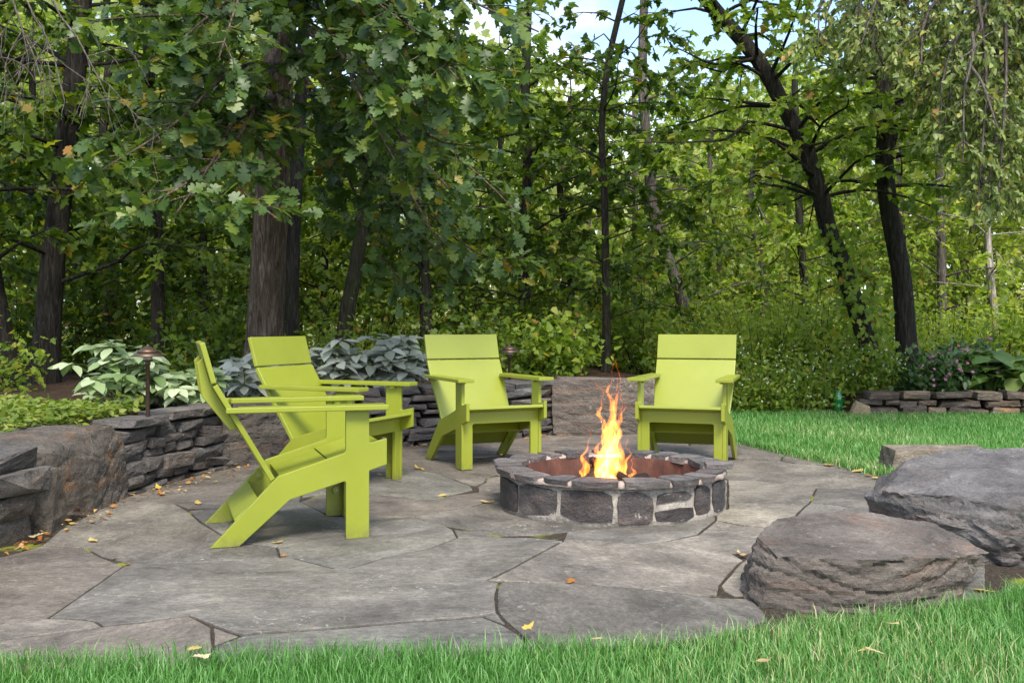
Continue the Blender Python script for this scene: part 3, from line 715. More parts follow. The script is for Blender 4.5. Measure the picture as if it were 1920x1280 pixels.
def make_chair():
    root = empty('lounge_chair')
    J, D, I = (-.100, .3675), (-.100, .248), (0, .404)
    for s in (-1, 1):
        pts = [(-.655, 0), (-.540, 0), (-.3345, .181)] + rnd_corner(D, (-.3345, .181), (-.100, 0)) + [(-.100, 0), (0, 0), (0, .2865), (.077, .311), (.077, .422)] + rnd_corner(I, (.077, .422), (0, .55)) + [(0, .549), (-.100, .549)] + rnd_corner(J, (-.100, .55), (-.382, .281)) + [(-.382, .281)]
        v0, v1 = (VI, WID / 2) if s > 0 else (-WID / 2, -VI)
        obj_bm('side_panel', extrude_uz(pts, v0, v1), LIME, root)
        # armrest with a notch that takes the back
        vin, vout, vr = .225 * s, .333 * s, .304 * s
        arm = [(.074, vin, .549), (.074, vout, .549), (-.593, vr, .549), (-.593, .274 * s, .549), (-.548, .274 * s, .549), (-.540, .228 * s, .549)]
        obj_bm('armrest', extrude_poly(arm, (0, 0, 1), .022), LIME, root)
        for (u, z) in ((-.055, .125), (-.420, .215)):
            c = obj_bm('connector', disc_bm(u, VI * s, (VI - .012) * s, z), LIME, root, False)
            obj_bm('screw', disc_bm(u, (VI - .012) * s, (VI - .0135) * s, z, .005), SCREW, c)
        c = obj_bm('connector', extrude_poly([(-.05 + .02 * math.cos(a_), (VI - .012) * s + .012 * math.sin(a_) - .0 * s, .535) for a_ in [q * math.pi / 8 for q in range(16)]], (0, 0, 1), .013, 0), LIME, root)
    # front board: apron with a leg at each end
    zb, lg = .285, .055
    f = [(-VI, 0), (-VI + lg, 0)] + rnd_corner((-VI + lg, zb), (-VI + lg, 0), (VI - lg, zb)) + rnd_corner((VI - lg, zb), (-VI + lg, zb), (VI - lg, 0)) + [(VI - lg, 0), (VI, 0), (VI, .372), (-VI, .372)]
    obj_bm('front_board', extrude_poly([(-.004, v, z) for v, z in f], (-1, 0, 0), T_), LIME, root)
    # seat: planks between the panels, a little under their top edges
    a, b = Vector((.070, .400)), Vector((-.372, .264)); d = (b - a).normalized(); nrm = Vector((-d.y, d.x)); nrm = nrm if nrm.y < 0 else -nrm
    for t0, t1 in ((0, .515), (.53, .985)):
        p, q = a.lerp(b, t0), a.lerp(b, t1)
        obj_bm('seat_plank', extrude_uz([tuple(p), tuple(q), tuple(q + nrm * .02), tuple(p + nrm * .02)], -VI + .0015, VI - .0015), LIME, root)
    obj_bm('rear_stretcher', extrude_uz([(-.560, .105), (-.465, .190), (-.452, .175), (-.547, .090)], -VI + .001, VI - .001), LIME, root)
    obj_bm('rear_stretcher', extrude_uz([(-.335, .265), (-.315, .272), (-.275, .20), (-.295, .192)], -VI + .001, VI - .001), LIME, root)
    # back: lower plank tapering into the seat, head plank more upright
    M_, B_, Tp = Vector((-.627, .671)), Vector((-.392, .268)), Vector((-.675, .84))
    dl = (B_ - M_).normalized(); nl = Vector((dl.y, -dl.x)); nl = nl if nl.x < 0 else -nl
    n3 = (nl.x, 0, nl.y)
    m2 = M_ + dl * .004
    pts = [(m2.x, -.271, m2.y), (m2.x, .271, m2.y), (-.545, .270, .530), (-.43, VI - .002, .333), (B_.x, VI - .002, B_.y), (B_.x, -VI + .002, B_.y), (-.43, -VI + .002, .333), (-.545, -.270, .530)]
    # keep every point on the plank's plane
    def onp(u, z): 
        k = (z - M_.y) / (B_.y - M_.y); return M_.x + (B_.x - M_.x) * k
    pts = [(onp(p[0], p[2]), p[1], p[2]) for p in pts]
    obj_bm('backrest', extrude_poly(pts, n3, T_), LIME, root)
    dh = (Tp - M_).normalized(); nh = Vector((dh.y, -dh.x)); nh = nh if nh.x < 0 else -nh
    m3 = M_ + dh * .004
    obj_bm('headrest', extrude_poly([(m3.x, -.271, m3.y), (m3.x, .271, m3.y), (Tp.x, .271, Tp.y), (Tp.x, -.271, Tp.y)], (nh.x, 0, nh.y), T_), LIME, root)
    h1 = M_ + dh * .115 + nh * (T_ + .0005); l1 = M_ + dl * .215 + nl * (T_ + .0005); mj = M_ + (nh + nl).normalized() * (T_ + .0015)
    rib = [tuple(h1), tuple(mj), tuple(l1), tuple(l1 + nl * .030 - dl * .012), tuple(M_ + dl * .02 + nl * .078), tuple(M_ + dh * .10 + nh * .052)]
    for s in (-1, 1):
        v = .19 * s
        obj_bm('back_rib', extrude_uz(rib, v - .011, v + .011), LIME, root)
    return root
CH = [((-.7041, 4.5949), .334, 'lime green lounge chair seen side-on, in front of its twin'),
      ((-.7575, 5.714), -.400, 'lime green lounge chair angled to the fire, partly hidden behind the side-on chair'),
      ((-.0618, 6.4235), -1.1237, 'lime green lounge chair facing the viewer beside the bronze lamp, left of the flames'),
      ((1.071, 6.3932), -1.8968, 'lime green lounge chair facing the viewer next to the lawn, right of the flames')]
proto = make_chair()
for i, (p, th, lab) in enumerate(CH):
    o = proto if i == 0 else copy_tree(proto)
    o.location = (p[0], p[1], .0062); o.rotation_euler = (0, 0, th)
    tag(o, lab, 'lounge chair', 'lime lounge chairs around the fire pit')

# ------------------------------------------------------------------ path lamps
def lathe(bm, prof, n=28):
    rings = []
    for r, z in prof:
        rings.append([bm.verts.new((r * math.cos(2 * math.pi * i / n), r * math.sin(2 * math.pi * i / n), z)) for i in range(n)])
    for a, b in zip(rings, rings[1:]):
        for i in range(n): bm.faces.new((a[i], a[(i + 1) % n], b[(i + 1) % n], b[i]))
    return rings
def make_lamp():
    root = empty('path_lamp')
    for nm, prof, mat in (('post', [(.012, -.15), (.012, .30), (.0155, .302), (.0155, .322), (.010, .324)], BRONZE),
                          ('lamp_glass', [(.024, .322), (.026, .345), (.024, .366)], LAMPGLASS),
                          ('lower_shade', [(.016, .375), (.045, .368), (.094, .350), (.095, .352), (.048, .377), (.016, .383)], BRONZE),
                          ('upper_shade', [(.016, .392), (.035, .390), (.062, .374), (.063, .377), (.040, .394), (.018, .405), (.006, .410), (.005, .418), (.001, .420)], BRONZE),
                          ('socket', [(.010, .318), (.026, .320), (.030, .328), (.024, .332)], BRONZE)):
        bm = bmesh.new(); lathe(bm, prof); obj_bm(nm, bm, mat, root, True)
    return root
lamp = make_lamp(); lamp.location = W(277, 645, 5.75) - Vector((0, 0, .42)); tag(lamp, 'bronze path lamp with a tiered hat beside the pale leafy plant', 'lamp', 'bronze path lamps')
lamp2 = copy_tree(lamp); lamp2.location = W(955, 645, 8.75) - Vector((0, 0, .42)); lamp2.rotation_euler = (0, 0, .5); tag(lamp2, 'bronze path lamp with a tiered hat behind the chair left of the flames', 'lamp', 'bronze path lamps')

# ------------------------------------------------------------------ leaves and plants
def leaf_template(kind):
    """outline points (x across, y along 0..1) -> vertices folded along the midrib, triangles"""
    half = {'diamond': [(0, 0), (.30, .45), (0, 1)],
            'ovate': [(0, 0), (.20, .18), (.27, .42), (.17, .75), (0, 1)],
            'maple': [(0, 0), (.30, .05), (.22, .25), (.50, .42), (.24, .52), (.22, .72), (0, 1)],
            'oak': [(0, 0), (.05, .12), (.15, .17), (.18, .23), (.09, .30), (.24, .36), (.28, .43), (.15, .50), (.33, .58), (.36, .66), (.22, .72), (.28, .80), (.22, .88), (.10, .90), (.07, .97), (0, 1)],
            'hosta': [(0, 0), (.25, .04), (.40, .25), (.36, .55), (.20, .82), (0, 1)]}[kind]
    out = half + [(-x, y) for x, y in half[-2:0:-1]]
    def zz(x, y): return .12 * abs(x) - .10 * (y - .1) ** 2 - .2 * x * x
    V = [(x, y + (.05 * abs(x) if kind == 'oak' else 0), zz(x, y)) for x, y in out] + [(0, .3, zz(0, .3)), (0, .62, zz(0, .62))]
    n = len(out); F = []
    c0, c1 = n, n + 1
    for i in range(n):
        j = (i + 1) % n; ym = (out[i][1] + out[j][1]) / 2
        F.append((c0 if ym < .46 else c1, i, j))
    # bridge the two fan centres on both sides
    for rng_ in (range(0, n // 2), range(n // 2, n)):
        sw = [i for i in rng_ if ((out[i][1] + out[(i + 1) % n][1]) / 2 < .46) != ((out[(i + 1) % n][1] + out[(i + 2) % n][1]) / 2 < .46)]
        for i in sw[:1]: F.append((c0, (i + 1) % n, c1) if out[i][0] >= 0 else (c1, (i + 1) % n, c0))
    return np.array(V, float), np.array(F, int)
TPL = {k: leaf_template(k) for k in ('ovate', 'maple', 'oak', 'hosta')}
TPL['birch'] = (np.array([(0, 0, 0), (.36, .20, .05), (.27, .52, .0), (0, 1, -.10), (-.27, .52, .0), (-.36, .20, .05)], float), np.array([(0, 1, 2), (0, 2, 3), (0, 3, 4), (0, 4, 5)]))
TPL['diamond'] = (np.array([(0, 0, 0), (.30, .45, .06), (0, 1, -.08), (-.30, .45, .06)], float), np.array([(0, 1, 2), (0, 2, 3)]))
def unit(a): return a / np.maximum(np.linalg.norm(a, axis=1, keepdims=True), 1e-9)
def leaf_arrays(kind, P, D, N, S, rng, wid=1.0, droop=1.0):
    """leaves at P growing along D with upper side N, length S -> verts, faces, rnd"""
    TV, TF = TPL[kind]
    D = unit(D); X = unit(np.cross(D, N)); N = np.cross(X, D)
    n = len(P); k = len(TV)
    curl = 1 + droop * rng.uniform(-.6, 2.2, n)[:, None]
    V = (P[:, None, :] + S[:, None, None] * (TV[None, :, 0:1] * wid * X[:, None, :] + TV[None, :, 1:2] * D[:, None, :] + (TV[None, :, 2] * curl)[:, :, None] * N[:, None, :]))
    F = TF[None] + (np.arange(n) * k)[:, None, None]
    return V.reshape(-1, 3), F.reshape(-1, 3), np.repeat(rng.random(n), k)
class Leaves:
    def __init__(s): s.V, s.F, s.R, s.n = [], [], [], 0
    def add(s, V, F, r): s.V.append(V); s.F.append(F + s.n); s.R.append(r); s.n += len(V)
    def build(s, name, mat, parent=None):
        return obj_np(name, np.concatenate(s.V), np.concatenate(s.F), mat, parent, False, np.concatenate(s.R))
class Tubes:
    def __init__(s): s.V, s.F, s.n = [], [], 0
    def add(s, path, radii, sides=6):
        P = np.array(path, float); m = len(P)
        T = np.gradient(P, axis=0); T = unit(T)
        ref = np.where(np.abs(T[:, 2:3]) > .9, np.array([[1., 0, 0]]), np.array([[0, 0, 1.]]))
        A = unit(np.cross(T, ref)); 
        for i in range(1, m):
            if np.dot(A[i], A[i - 1]) < 0: A[i] = -A[i]
        B = np.cross(T, A)
        an = np.arange(sides) * 2 * np.pi / sides
        r = np.array(radii, float)[:, None, None]
        V = P[:, None, :] + r * (np.cos(an)[None, :, None] * A[:, None, :] + np.sin(an)[None, :, None] * B[:, None, :])
        i = (np.arange(m - 1)[:, None] * sides + np.arange(sides)[None]); j = (np.arange(m - 1)[:, None] * sides + (np.arange(sides)[None] + 1) % sides)
        F = np.stack([i, j, j + sides, i + sides], -1).reshape(-1, 4)
        s.V.append(V.reshape(-1, 3)); s.F.append(F + s.n); s.n += m * sides
    def build(s, name, mat, parent=None):
        return obj_np(name, np.concatenate(s.V), np.concatenate(s.F), mat, parent, True)
def resample(pts, step):
    pts = [np.array(p, float) for p in pts]; out = [pts[0]]
    # Catmull-Rom
    P = [2 * pts[0] - pts[1]] + pts + [2 * pts[-1] - pts[-2]]
    for i in range(1, len(P) - 2):
        n = max(1, int(np.linalg.norm(P[i + 1] - P[i]) / step))
        for k in range(1, n + 1):
            t = k / n
            out.append(.5 * (2 * P[i] + (P[i + 1] - P[i - 1]) * t + (2 * P[i - 1] - 5 * P[i] + 4 * P[i + 1] - P[i + 2]) * t * t + (3 * P[i] - P[i - 1] - 3 * P[i + 1] + P[i + 2]) * t ** 3))
    return np.array(out)
def bough(path, r0, tubes, leaves, rng, kind, size, sub=.22, sublen=.55, leafgap=.07, start=.25, droop=.25, wid=1.0, flat=.5, spread=1.0):
    """a branch along path: side twigs, each carrying leaves"""
    P = resample(path, .16); n = len(P)
    tubes.add(P, np.linspace(r0, r0 * .18, n), 5)
    L = np.concatenate([[0], np.cumsum(np.linalg.norm(np.diff(P, axis=0), axis=1))])
    s = L[-1] * start; side = 1
    lp, ld, ln = [], [], []
    while s < L[-1]:
        i = min(np.searchsorted(L, s), n - 2); p = P[i]; t = P[min(i + 1, n - 1)] - P[i - 1 if i else 0]; t = t / (np.linalg.norm(t) + 1e-9)
        lat = np.cross(t, [0, 0, 1.]); lat = lat / (np.linalg.norm(lat) + 1e-9)
        d = lat * side * rng.uniform(.5, 1.2) * spread + t * rng.uniform(.3, .9) + np.array([0, 0, rng.uniform(-.5, .55)])
        d = d / np.linalg.norm(d)
        l = sublen * rng.uniform(.55, 1.25) * (1.1 - .5 * s / L[-1])
        m = max(3, int(l / .1) + 2)
        q = [p]; dd = d.copy()
        for k in range(m - 1):
            dd = dd + rng.normal(0, .13, 3) - np.array([0, 0, droop * .22]); dd /= np.linalg.norm(dd); q.append(q[-1] + dd * l / (m - 1))
        q = np.array(q); tubes.add(q[::2] if m > 4 else q, np.linspace(max(r0 * .22, .004), .002, len(q[::2]) if m > 4 else m), 3)
        k = max(2, int(l / leafgap)); tt = np.linspace(.2, 1, k)
        for u in tt:
            f = u * (m - 1); a = int(min(f, m - 2)); pp = q[a] + (q[a + 1] - q[a]) * (f - a); td = q[a + 1] - q[a]; td = td / np.linalg.norm(td)
            for rep in range(2 if u < 1 else 3):
                az = rng.normal(0, 1, 3); ldv = td * rng.uniform(.3, 1.0) + az * .62 - np.array([0, 0, droop * rng.uniform(0, 1.5)])
                lp.append(pp); ld.append(ldv); ln.append(np.array([0, 0, 1.0]) * flat * 2 + rng.normal(0, .55, 3) + np.array([0.1, -.35, .2]))
        s += sub * rng.uniform(.7, 1.3); side = -side
    if lp:
        lp = np.array(lp); S = size * rng.uniform(.6, 1.15, len(lp))
        leaves.add(*leaf_arrays(kind, lp, np.array(ld), np.array(ln), S, rng, wid))
def tree(name, label, trunk_px, Y, r, bark, leafmat, kind, size, seed, z0, z1, nlimb, reach, group=None, sub=.24, sublen=.6, leafgap=.08, droop=.25, dy=0.0, sides=10, forks=(), rise=.25, bias=None, extra=None, flat=.5):
    rng = np.random.default_rng(seed)
    root = empty(name, (0, 0, 0)); tag(root, label, 'tree', group)
    pts = [np.array(W(px, py, Y + dy * i)) for i, (px, py) in enumerate(trunk_px)]
    g = float(H(pts[0][0], pts[0][1])); 
    base = pts[0].copy()
    if base[2] > g - .1: pts = [np.array([base[0] - (pts[1][0] - base[0]) * .2, base[1], g - .15])] + pts
    P = resample(pts, .25); m = len(P)
    hz = P[:, 2] - g
    rad = r * (np.clip(1 - hz / 16, .25, 1)) * (1 + .45 * np.exp(-np.clip(hz, 0, 9) / .22)) 
    tb = Tubes(); tb.add(P, rad, sides)
    for (fp, fr) in forks: tb.add(resample([np.array(W(px, py, Y)) for px, py in fp], .2), np.linspace(fr, fr * .45, len(resample([np.array(W(px, py, Y)) for px, py in fp], .2))), 8)
    br, lv = Tubes(), Leaves()
    nlimb = int(nlimb * 1.2); leafgap *= .85
    for i in range(nlimb):
        z = z0 + (z1 - z0) * (i + rng.uniform(0, 1)) / nlimb
        j = int(np.argmin(np.abs(P[:, 2] - z))); p = P[j]
        az = i * 2.4 + rng.uniform(-.5, .5)
        if bias is not None and rng.random() < bias[1]: az = bias[0] + rng.normal(0, .5)
        l = reach * rng.uniform(.6, 1.15) * (1.0 - .45 * max(0, (z - z0) / max(z1 - z0, .1)) ** 2)
        d = np.array([math.cos(az), math.sin(az), rise * rng.uniform(-.2, 1.6)]); d /= np.linalg.norm(d)
        q = [p, p + d * l * .35 + np.array([0, 0, .05]), p + d * l * .7 + rng.normal(0, .08, 3) * l, p + d * l + np.array([0, 0, -.18 * l * rng.uniform(0, 1.4)]) + rng.normal(0, .1, 3) * l]
        bough(q, max(.007, min(r * .22, .024)), br, lv, rng, kind, size, sub, sublen, leafgap, .18, droop, 1.0, flat)
    if extra:
        for q in extra: bough([np.array(x) for x in q], .028, br, lv, rng, kind, size, sub, sublen, leafgap, .3, droop, 1.0, flat)
    t = tb.build('trunk', bark, root)
    br.build('branches', bark, root)
    lv.build('crown', leafmat, root)
    return root

def w(px, py, Y): return tuple(W(px, py, Y))
# --- the big oak behind the side-on chairs, its boughs reaching over the patio
oak_px = [(492, 760), (497, 640), (503, 500), (508, 400), (515, 250), (528, 50), (540, -150), (555, -500), (560, -900)]
OT = 9.2
def ob(z_px, *pts):       # bough: starts on the trunk at pixel height z_px, ends through pts (px, py, Y)
    x = np.interp(-z_px, [-760, -400, -50, 150, 500], [492, 508, 528, 540, 555])
    return [w(x, z_px, OT)] + [w(*p) for p in pts]
oak_boughs = [
    ob(120, (440, 130, 7.6), (330, 230, 6.5), (190, 320, 6.0)), ob(150, (460, 190, 7.6), (400, 300, 6.4), (330, 400, 5.9)),
    ob(180, (400, 210, 7.5), (270, 280, 6.5), (150, 300, 6.1)), ob(60, (470, 220, 7.2), (370, 330, 6.2), (240, 400, 5.8)), ob(120, (420, 240, 7.4), (440, 340, 6.4), (520, 410, 6.0)),
    ob(-60, (400, 20, 7.4), (280, 30, 6.5), (150, 40, 6.1)), ob(-100, (430, 0, 7.2), (380, 40, 6.3), (300, 110, 6.0)), ob(-150, (470, -60, 7.2), (440, 20, 6.3), (410, 110, 5.9)),
    ob(-100, (620, -60, 7.4), (700, 0, 6.4), (780, 60, 6.0)), ob(-150, (660, -60, 7.3), (780, 60, 6.3), (860, 150, 5.9)), ob(-120, (650, -20, 7.4), (720, 100, 6.4), (780, 200, 6.0)), ob(-60, (700, 20, 7.4), (850, 110, 6.4), (960, 170, 6.0)),
    ob(-200, (720, -80, 7.3), (900, 10, 6.4), (1010, 60, 6.1)), ob(-90, (620, 60, 7.5), (680, 190, 6.6), (740, 300, 6.2)), ob(-40, (660, 100, 7.6), (770, 230, 6.7), (860, 280, 6.3)), ob(0, (680, 160, 7.8), (760, 270, 7.0), (800, 360, 6.7)),
    ob(40, (700, 200, 8.2), (820, 330, 7.6), (900, 420, 7.3)), ob(60, (690, 260, 8.4), (780, 380, 7.9), (830, 470, 7.6)), ob(20, (760, 210, 8.4), (900, 330, 8.0), (980, 410, 7.8)), ob(80, (700, 320, 8.6), (800, 450, 8.2), (880, 520, 8.0)),
    ob(60, (640, 300, 8.8), (700, 450, 8.4), (760, 540, 8.2)), ob(30, (720, 300, 8.8), (860, 450, 8.5), (960, 500, 8.3)), ob(-250, (560, -260, 6.8), (640, -120, 6.0), (700, -30, 5.6)), ob(-300, (400, -240, 6.8), (320, -140, 6.0), (260, -60, 5.7)),
]
tree('oak_tree', 'big oak with a thick brown trunk and lobed leaves overhanging the chairs', oak_px, OT, .170, BARK_OAK, OAKLEAF, 'oak', .145, 41, 3.6, 6.5, 8, 2.8, None, .17, .55, .058, .25, extra=oak_boughs, sides=16, bias=(-1.2, .4))

tree('dark_tree', 'dark forked-looking trunk second from the left picture edge', [(78, 745), (88, 640), (100, 480), (118, 330), (135, 180), (150, 50), (165, -250), (170, -700)], 10.0, .125, BARK_DARK, MAPLELEAF, 'maple', .135, 42, 1.3, 5.2, 20, 1.9, None, .22, .6, .08)
tree('dark_tree', 'dark trunk cut by the left picture edge', [(8, 740), (2, 650), (-25, 500), (-60, 300), (-80, 0), (-90, -500)], 9.5, .125, BARK_DARK, MAPLELEAF, 'maple', .13, 43, 1.4, 5.0, 16, 1.8, None, .22, .6, .08)
tree('slim_tree', 'slim straight black trunk above the nearer path lamp', [(300, 720), (297, 600), (294, 480), (290, 350), (280, 150), (275, -150), (275, -600)], 11.0, .075, BARK_DARK, MAPLELEAF, 'maple', .13, 44, 1.5, 5.2, 18, 1.8, None, .22, .6, .08)
tree('dark_tree', 'dark narrow trunk standing close against the big oak', [(548, 720), (547, 560), (552, 400), (560, 250), (570, 50), (575, -300)], 10.5, .08, BARK_DARK, MAPLELEAF, 'maple', .12, 45, 3.4, 5.6, 6, 1.4, None, .24, .6, .08)
tree('leaning_tree', 'leaning dark trunk between the oak and the middle chair', [(640, 665), (652, 580), (668, 500), (682, 400), (700, 280), (730, 100), (750, -200), (760, -600)], 11.5, .09, BARK_DARK, MAPLELEAF, 'maple', .13, 46, 1.9, 5.0, 12, 1.6, None, .24, .6, .085)
tree('dark_tree', 'dark trunk above the headrest of the chair beside the bronze lamp', [(800, 640), (797, 540), (790, 430), (785, 300), (800, 100), (800, -200), (805, -600)], 13.0, .08, BARK_DARK, MAPLELEAF, 'maple', .13, 47, 1.3, 5.4, 20, 1.9, None, .22, .6, .08)
tree('dark_tree', 'dark trunk hidden in leaves above the farther path lamp', [(985, 650), (983, 560), (980, 450), (990, 330), (985, 200), (990, 0), (1000, -300)], 13.5, .085, BARK_DARK, MAPLELEAF, 'maple', .13, 48, 1.2, 4.8, 20, 1.9, None, .22, .6, .08)
tree('slim_tree', 'slim upright dark trunk rising behind the flames', [(1136, 715), (1137, 600), (1135, 450), (1133, 350), (1128, 250), (1140, 120), (1175, -40), (1190, -200)], 12.0, .05, BARK_DARK, MAPLELEAF, 'maple', .12, 49, 1.0, 4.5, 30, 1.4, None, .21, .5, .075)
tree('grey_tree', 'grey leaning trunk behind the headrest of the chair by the lawn', [(1302, 650), (1285, 580), (1258, 500), (1232, 430), (1215, 300), (1205, 150), (1208, 0), (1215, -150)], 15.0, .10, BARK_GREY, MAPLELEAF, 'maple', .12, 50, 1.0, 4.4, 22, 1.6, None, .22, .6, .085)
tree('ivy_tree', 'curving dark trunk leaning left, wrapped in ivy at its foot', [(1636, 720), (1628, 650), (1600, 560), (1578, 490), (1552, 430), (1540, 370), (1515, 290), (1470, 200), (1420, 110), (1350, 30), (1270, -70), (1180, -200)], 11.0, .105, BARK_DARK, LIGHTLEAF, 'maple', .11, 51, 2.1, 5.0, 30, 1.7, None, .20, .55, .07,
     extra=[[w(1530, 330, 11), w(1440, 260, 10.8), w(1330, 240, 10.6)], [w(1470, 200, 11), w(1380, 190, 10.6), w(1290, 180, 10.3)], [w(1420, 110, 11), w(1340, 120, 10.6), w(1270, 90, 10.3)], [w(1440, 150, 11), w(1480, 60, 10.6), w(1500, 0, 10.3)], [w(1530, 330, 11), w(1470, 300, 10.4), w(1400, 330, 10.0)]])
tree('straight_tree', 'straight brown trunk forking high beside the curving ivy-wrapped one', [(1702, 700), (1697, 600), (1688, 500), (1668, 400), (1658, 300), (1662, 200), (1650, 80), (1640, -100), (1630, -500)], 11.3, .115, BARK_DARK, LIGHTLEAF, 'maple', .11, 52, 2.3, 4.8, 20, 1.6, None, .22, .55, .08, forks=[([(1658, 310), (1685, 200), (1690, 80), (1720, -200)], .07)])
tree('far_tree', 'thin brown trunk right of the straight forking one', [(1768, 650), (1766, 520), (1764, 420), (1760, 250), (1755, 50), (1750, -200)], 16.5, .085, BARK_GREY, SUNLITLEAF, 'diamond', .13, 53, .6, 6.0, 22, 1.9, None, .24, .6, .09)
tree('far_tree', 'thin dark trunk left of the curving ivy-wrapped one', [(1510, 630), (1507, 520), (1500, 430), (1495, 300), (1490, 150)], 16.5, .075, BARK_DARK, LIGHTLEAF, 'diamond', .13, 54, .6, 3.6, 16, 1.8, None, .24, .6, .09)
tree('birch_tree', 'pale birch trunk in the far woods near the right picture edge', [(1873, 680), (1866, 600), (1860, 540), (1850, 400), (1850, 200), (1845, 0)], 16.0, .06, BARK_PALE, SUNLITLEAF, 'diamond', .12, 55, 1.0, 5.5, 16, 1.7, None, .26, .6, .1)
# drooping birch whose crown hangs in from the right
birch_boughs = []
rb = np.random.default_rng(5)
for k in range(62):
    x0, y0 = rb.uniform(1640, 2150), rb.uniform(-260, 120); ex = x0 - rb.uniform(-20, 120)
    Yb = rb.uniform(7.8, 10.2)
    lowest = np.interp(ex, [1600, 1720, 1800, 1900, 2100], [110, 200, 340, 420, 440])
    birch_boughs.append([w(x0 + 120, y0 - 120, Yb + .4), w(x0, y0, Yb), w(ex, (y0 + lowest) / 2, Yb - .2), w(ex - 15, lowest * rb.uniform(.55, 1.0), Yb - .3)])
tree('birch_tree', 'birch crown of small pale leaves hanging down at the right picture edge', [(2190, 760), (2185, 500), (2150, 200), (2120, -100), (2090, -400), (2080, -800)], 9.0, .12, BARK_GREY, BIRCHLEAF, 'birch', .066, 56, 3.0, 6.0, 12, 2.0, None, .10, .42, .040, .9, extra=birch_boughs, flat=.2)

# woods behind: understorey trees that can still be told apart
specs = [(0, px, Y, t, l) for px, Y, t, l in [
    (-120, 14.5, 5.0, 'dense green tree just past the left picture edge'), (60, 15.5, 5.4, 'dense green tree behind the two leftmost dark trunks'), (200, 13.5, 4.6, 'dense green tree between the forked-looking trunk and the slim black trunk'),
    (390, 14.5, 4.8, 'dense green tree between the slim black trunk and the oak'), (480, 16.5, 5.2, 'dense green tree straight behind the oak trunk'), (620, 15.5, 4.2, 'low green tree left of the leaning dark trunk'), (730, 17.0, 4.6, 'low green tree right of the leaning dark trunk'),
    (860, 15.5, 5.0, 'tall green tree behind the chair beside the bronze lamp'), (940, 17.5, 5.0, 'tall green tree behind the farther path lamp'), (1060, 16.0, 4.5, 'low green tree left of the slim trunk behind the flames'), (150, 18.5, 6.4, 'farther tall green tree above the pale leafy plant'),
    (330, 19.0, 6.4, 'farther tall green tree right of the slim black trunk'), (-250, 17.5, 7.5, 'farther tall green tree out past the left picture edge'), (560, 19.5, 4.2, 'farther low green tree in the gap right of the oak trunk')]]
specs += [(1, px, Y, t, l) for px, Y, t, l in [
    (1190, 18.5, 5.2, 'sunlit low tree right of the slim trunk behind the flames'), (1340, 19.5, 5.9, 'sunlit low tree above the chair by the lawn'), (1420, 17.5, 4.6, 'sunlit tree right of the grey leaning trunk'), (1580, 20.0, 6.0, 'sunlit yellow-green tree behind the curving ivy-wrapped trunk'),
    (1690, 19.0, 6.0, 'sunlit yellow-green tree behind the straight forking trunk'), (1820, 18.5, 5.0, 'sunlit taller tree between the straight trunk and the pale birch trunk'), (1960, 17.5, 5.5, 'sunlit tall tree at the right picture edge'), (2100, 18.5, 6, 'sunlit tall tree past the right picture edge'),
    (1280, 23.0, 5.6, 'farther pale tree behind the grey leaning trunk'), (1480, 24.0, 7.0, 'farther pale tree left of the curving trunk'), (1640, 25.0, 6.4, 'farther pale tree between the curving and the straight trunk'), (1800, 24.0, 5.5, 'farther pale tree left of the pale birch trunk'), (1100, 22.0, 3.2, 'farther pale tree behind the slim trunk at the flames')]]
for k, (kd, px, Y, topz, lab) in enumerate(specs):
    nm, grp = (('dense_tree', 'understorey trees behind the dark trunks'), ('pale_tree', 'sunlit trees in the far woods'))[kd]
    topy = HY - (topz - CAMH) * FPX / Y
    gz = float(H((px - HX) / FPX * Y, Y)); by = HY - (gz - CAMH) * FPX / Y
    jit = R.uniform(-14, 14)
    tree(nm, lab, [(px, by), (px + jit, by * .6 + topy * .4), (px - jit, by * .3 + topy * .7), (px + jit, topy)], Y, .07, BARK_DARK if kd == 0 else BARK_GREY, ((LIGHTLEAF if Y > 15 else MAPLELEAF) if Y < 17.4 else SUNLITLEAF, SUNLITLEAF if k % 3 else LIGHTLEAF)[kd], 'birch' if kd == 0 else 'diamond', .15 if kd == 0 else .14, 700 + k, gz + .8, topz + .3, int(12 + 3.2 * (topz - gz)), 1.9, grp, .19, .65, .072, .25, sides=7)  # farther trees take brighter leaf colours in place of sunlight on them

# far woods read as one mass
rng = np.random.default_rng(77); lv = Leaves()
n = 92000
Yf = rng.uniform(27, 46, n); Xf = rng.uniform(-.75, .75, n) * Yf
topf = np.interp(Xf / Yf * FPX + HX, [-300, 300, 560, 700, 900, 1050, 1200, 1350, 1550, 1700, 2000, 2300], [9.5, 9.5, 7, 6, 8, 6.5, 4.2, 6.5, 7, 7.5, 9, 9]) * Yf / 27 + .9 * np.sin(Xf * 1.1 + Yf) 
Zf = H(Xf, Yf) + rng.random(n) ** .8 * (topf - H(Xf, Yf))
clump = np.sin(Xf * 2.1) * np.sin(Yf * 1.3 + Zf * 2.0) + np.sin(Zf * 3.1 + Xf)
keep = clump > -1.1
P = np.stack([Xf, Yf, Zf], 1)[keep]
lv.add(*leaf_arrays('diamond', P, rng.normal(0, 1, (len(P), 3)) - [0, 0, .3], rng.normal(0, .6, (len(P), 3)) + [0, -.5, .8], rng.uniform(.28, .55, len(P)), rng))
tag(lv.build('far_woods', HAZYLEAF), 'distant mass of leaves filling the gaps between the trees', None, None, 'stuff')

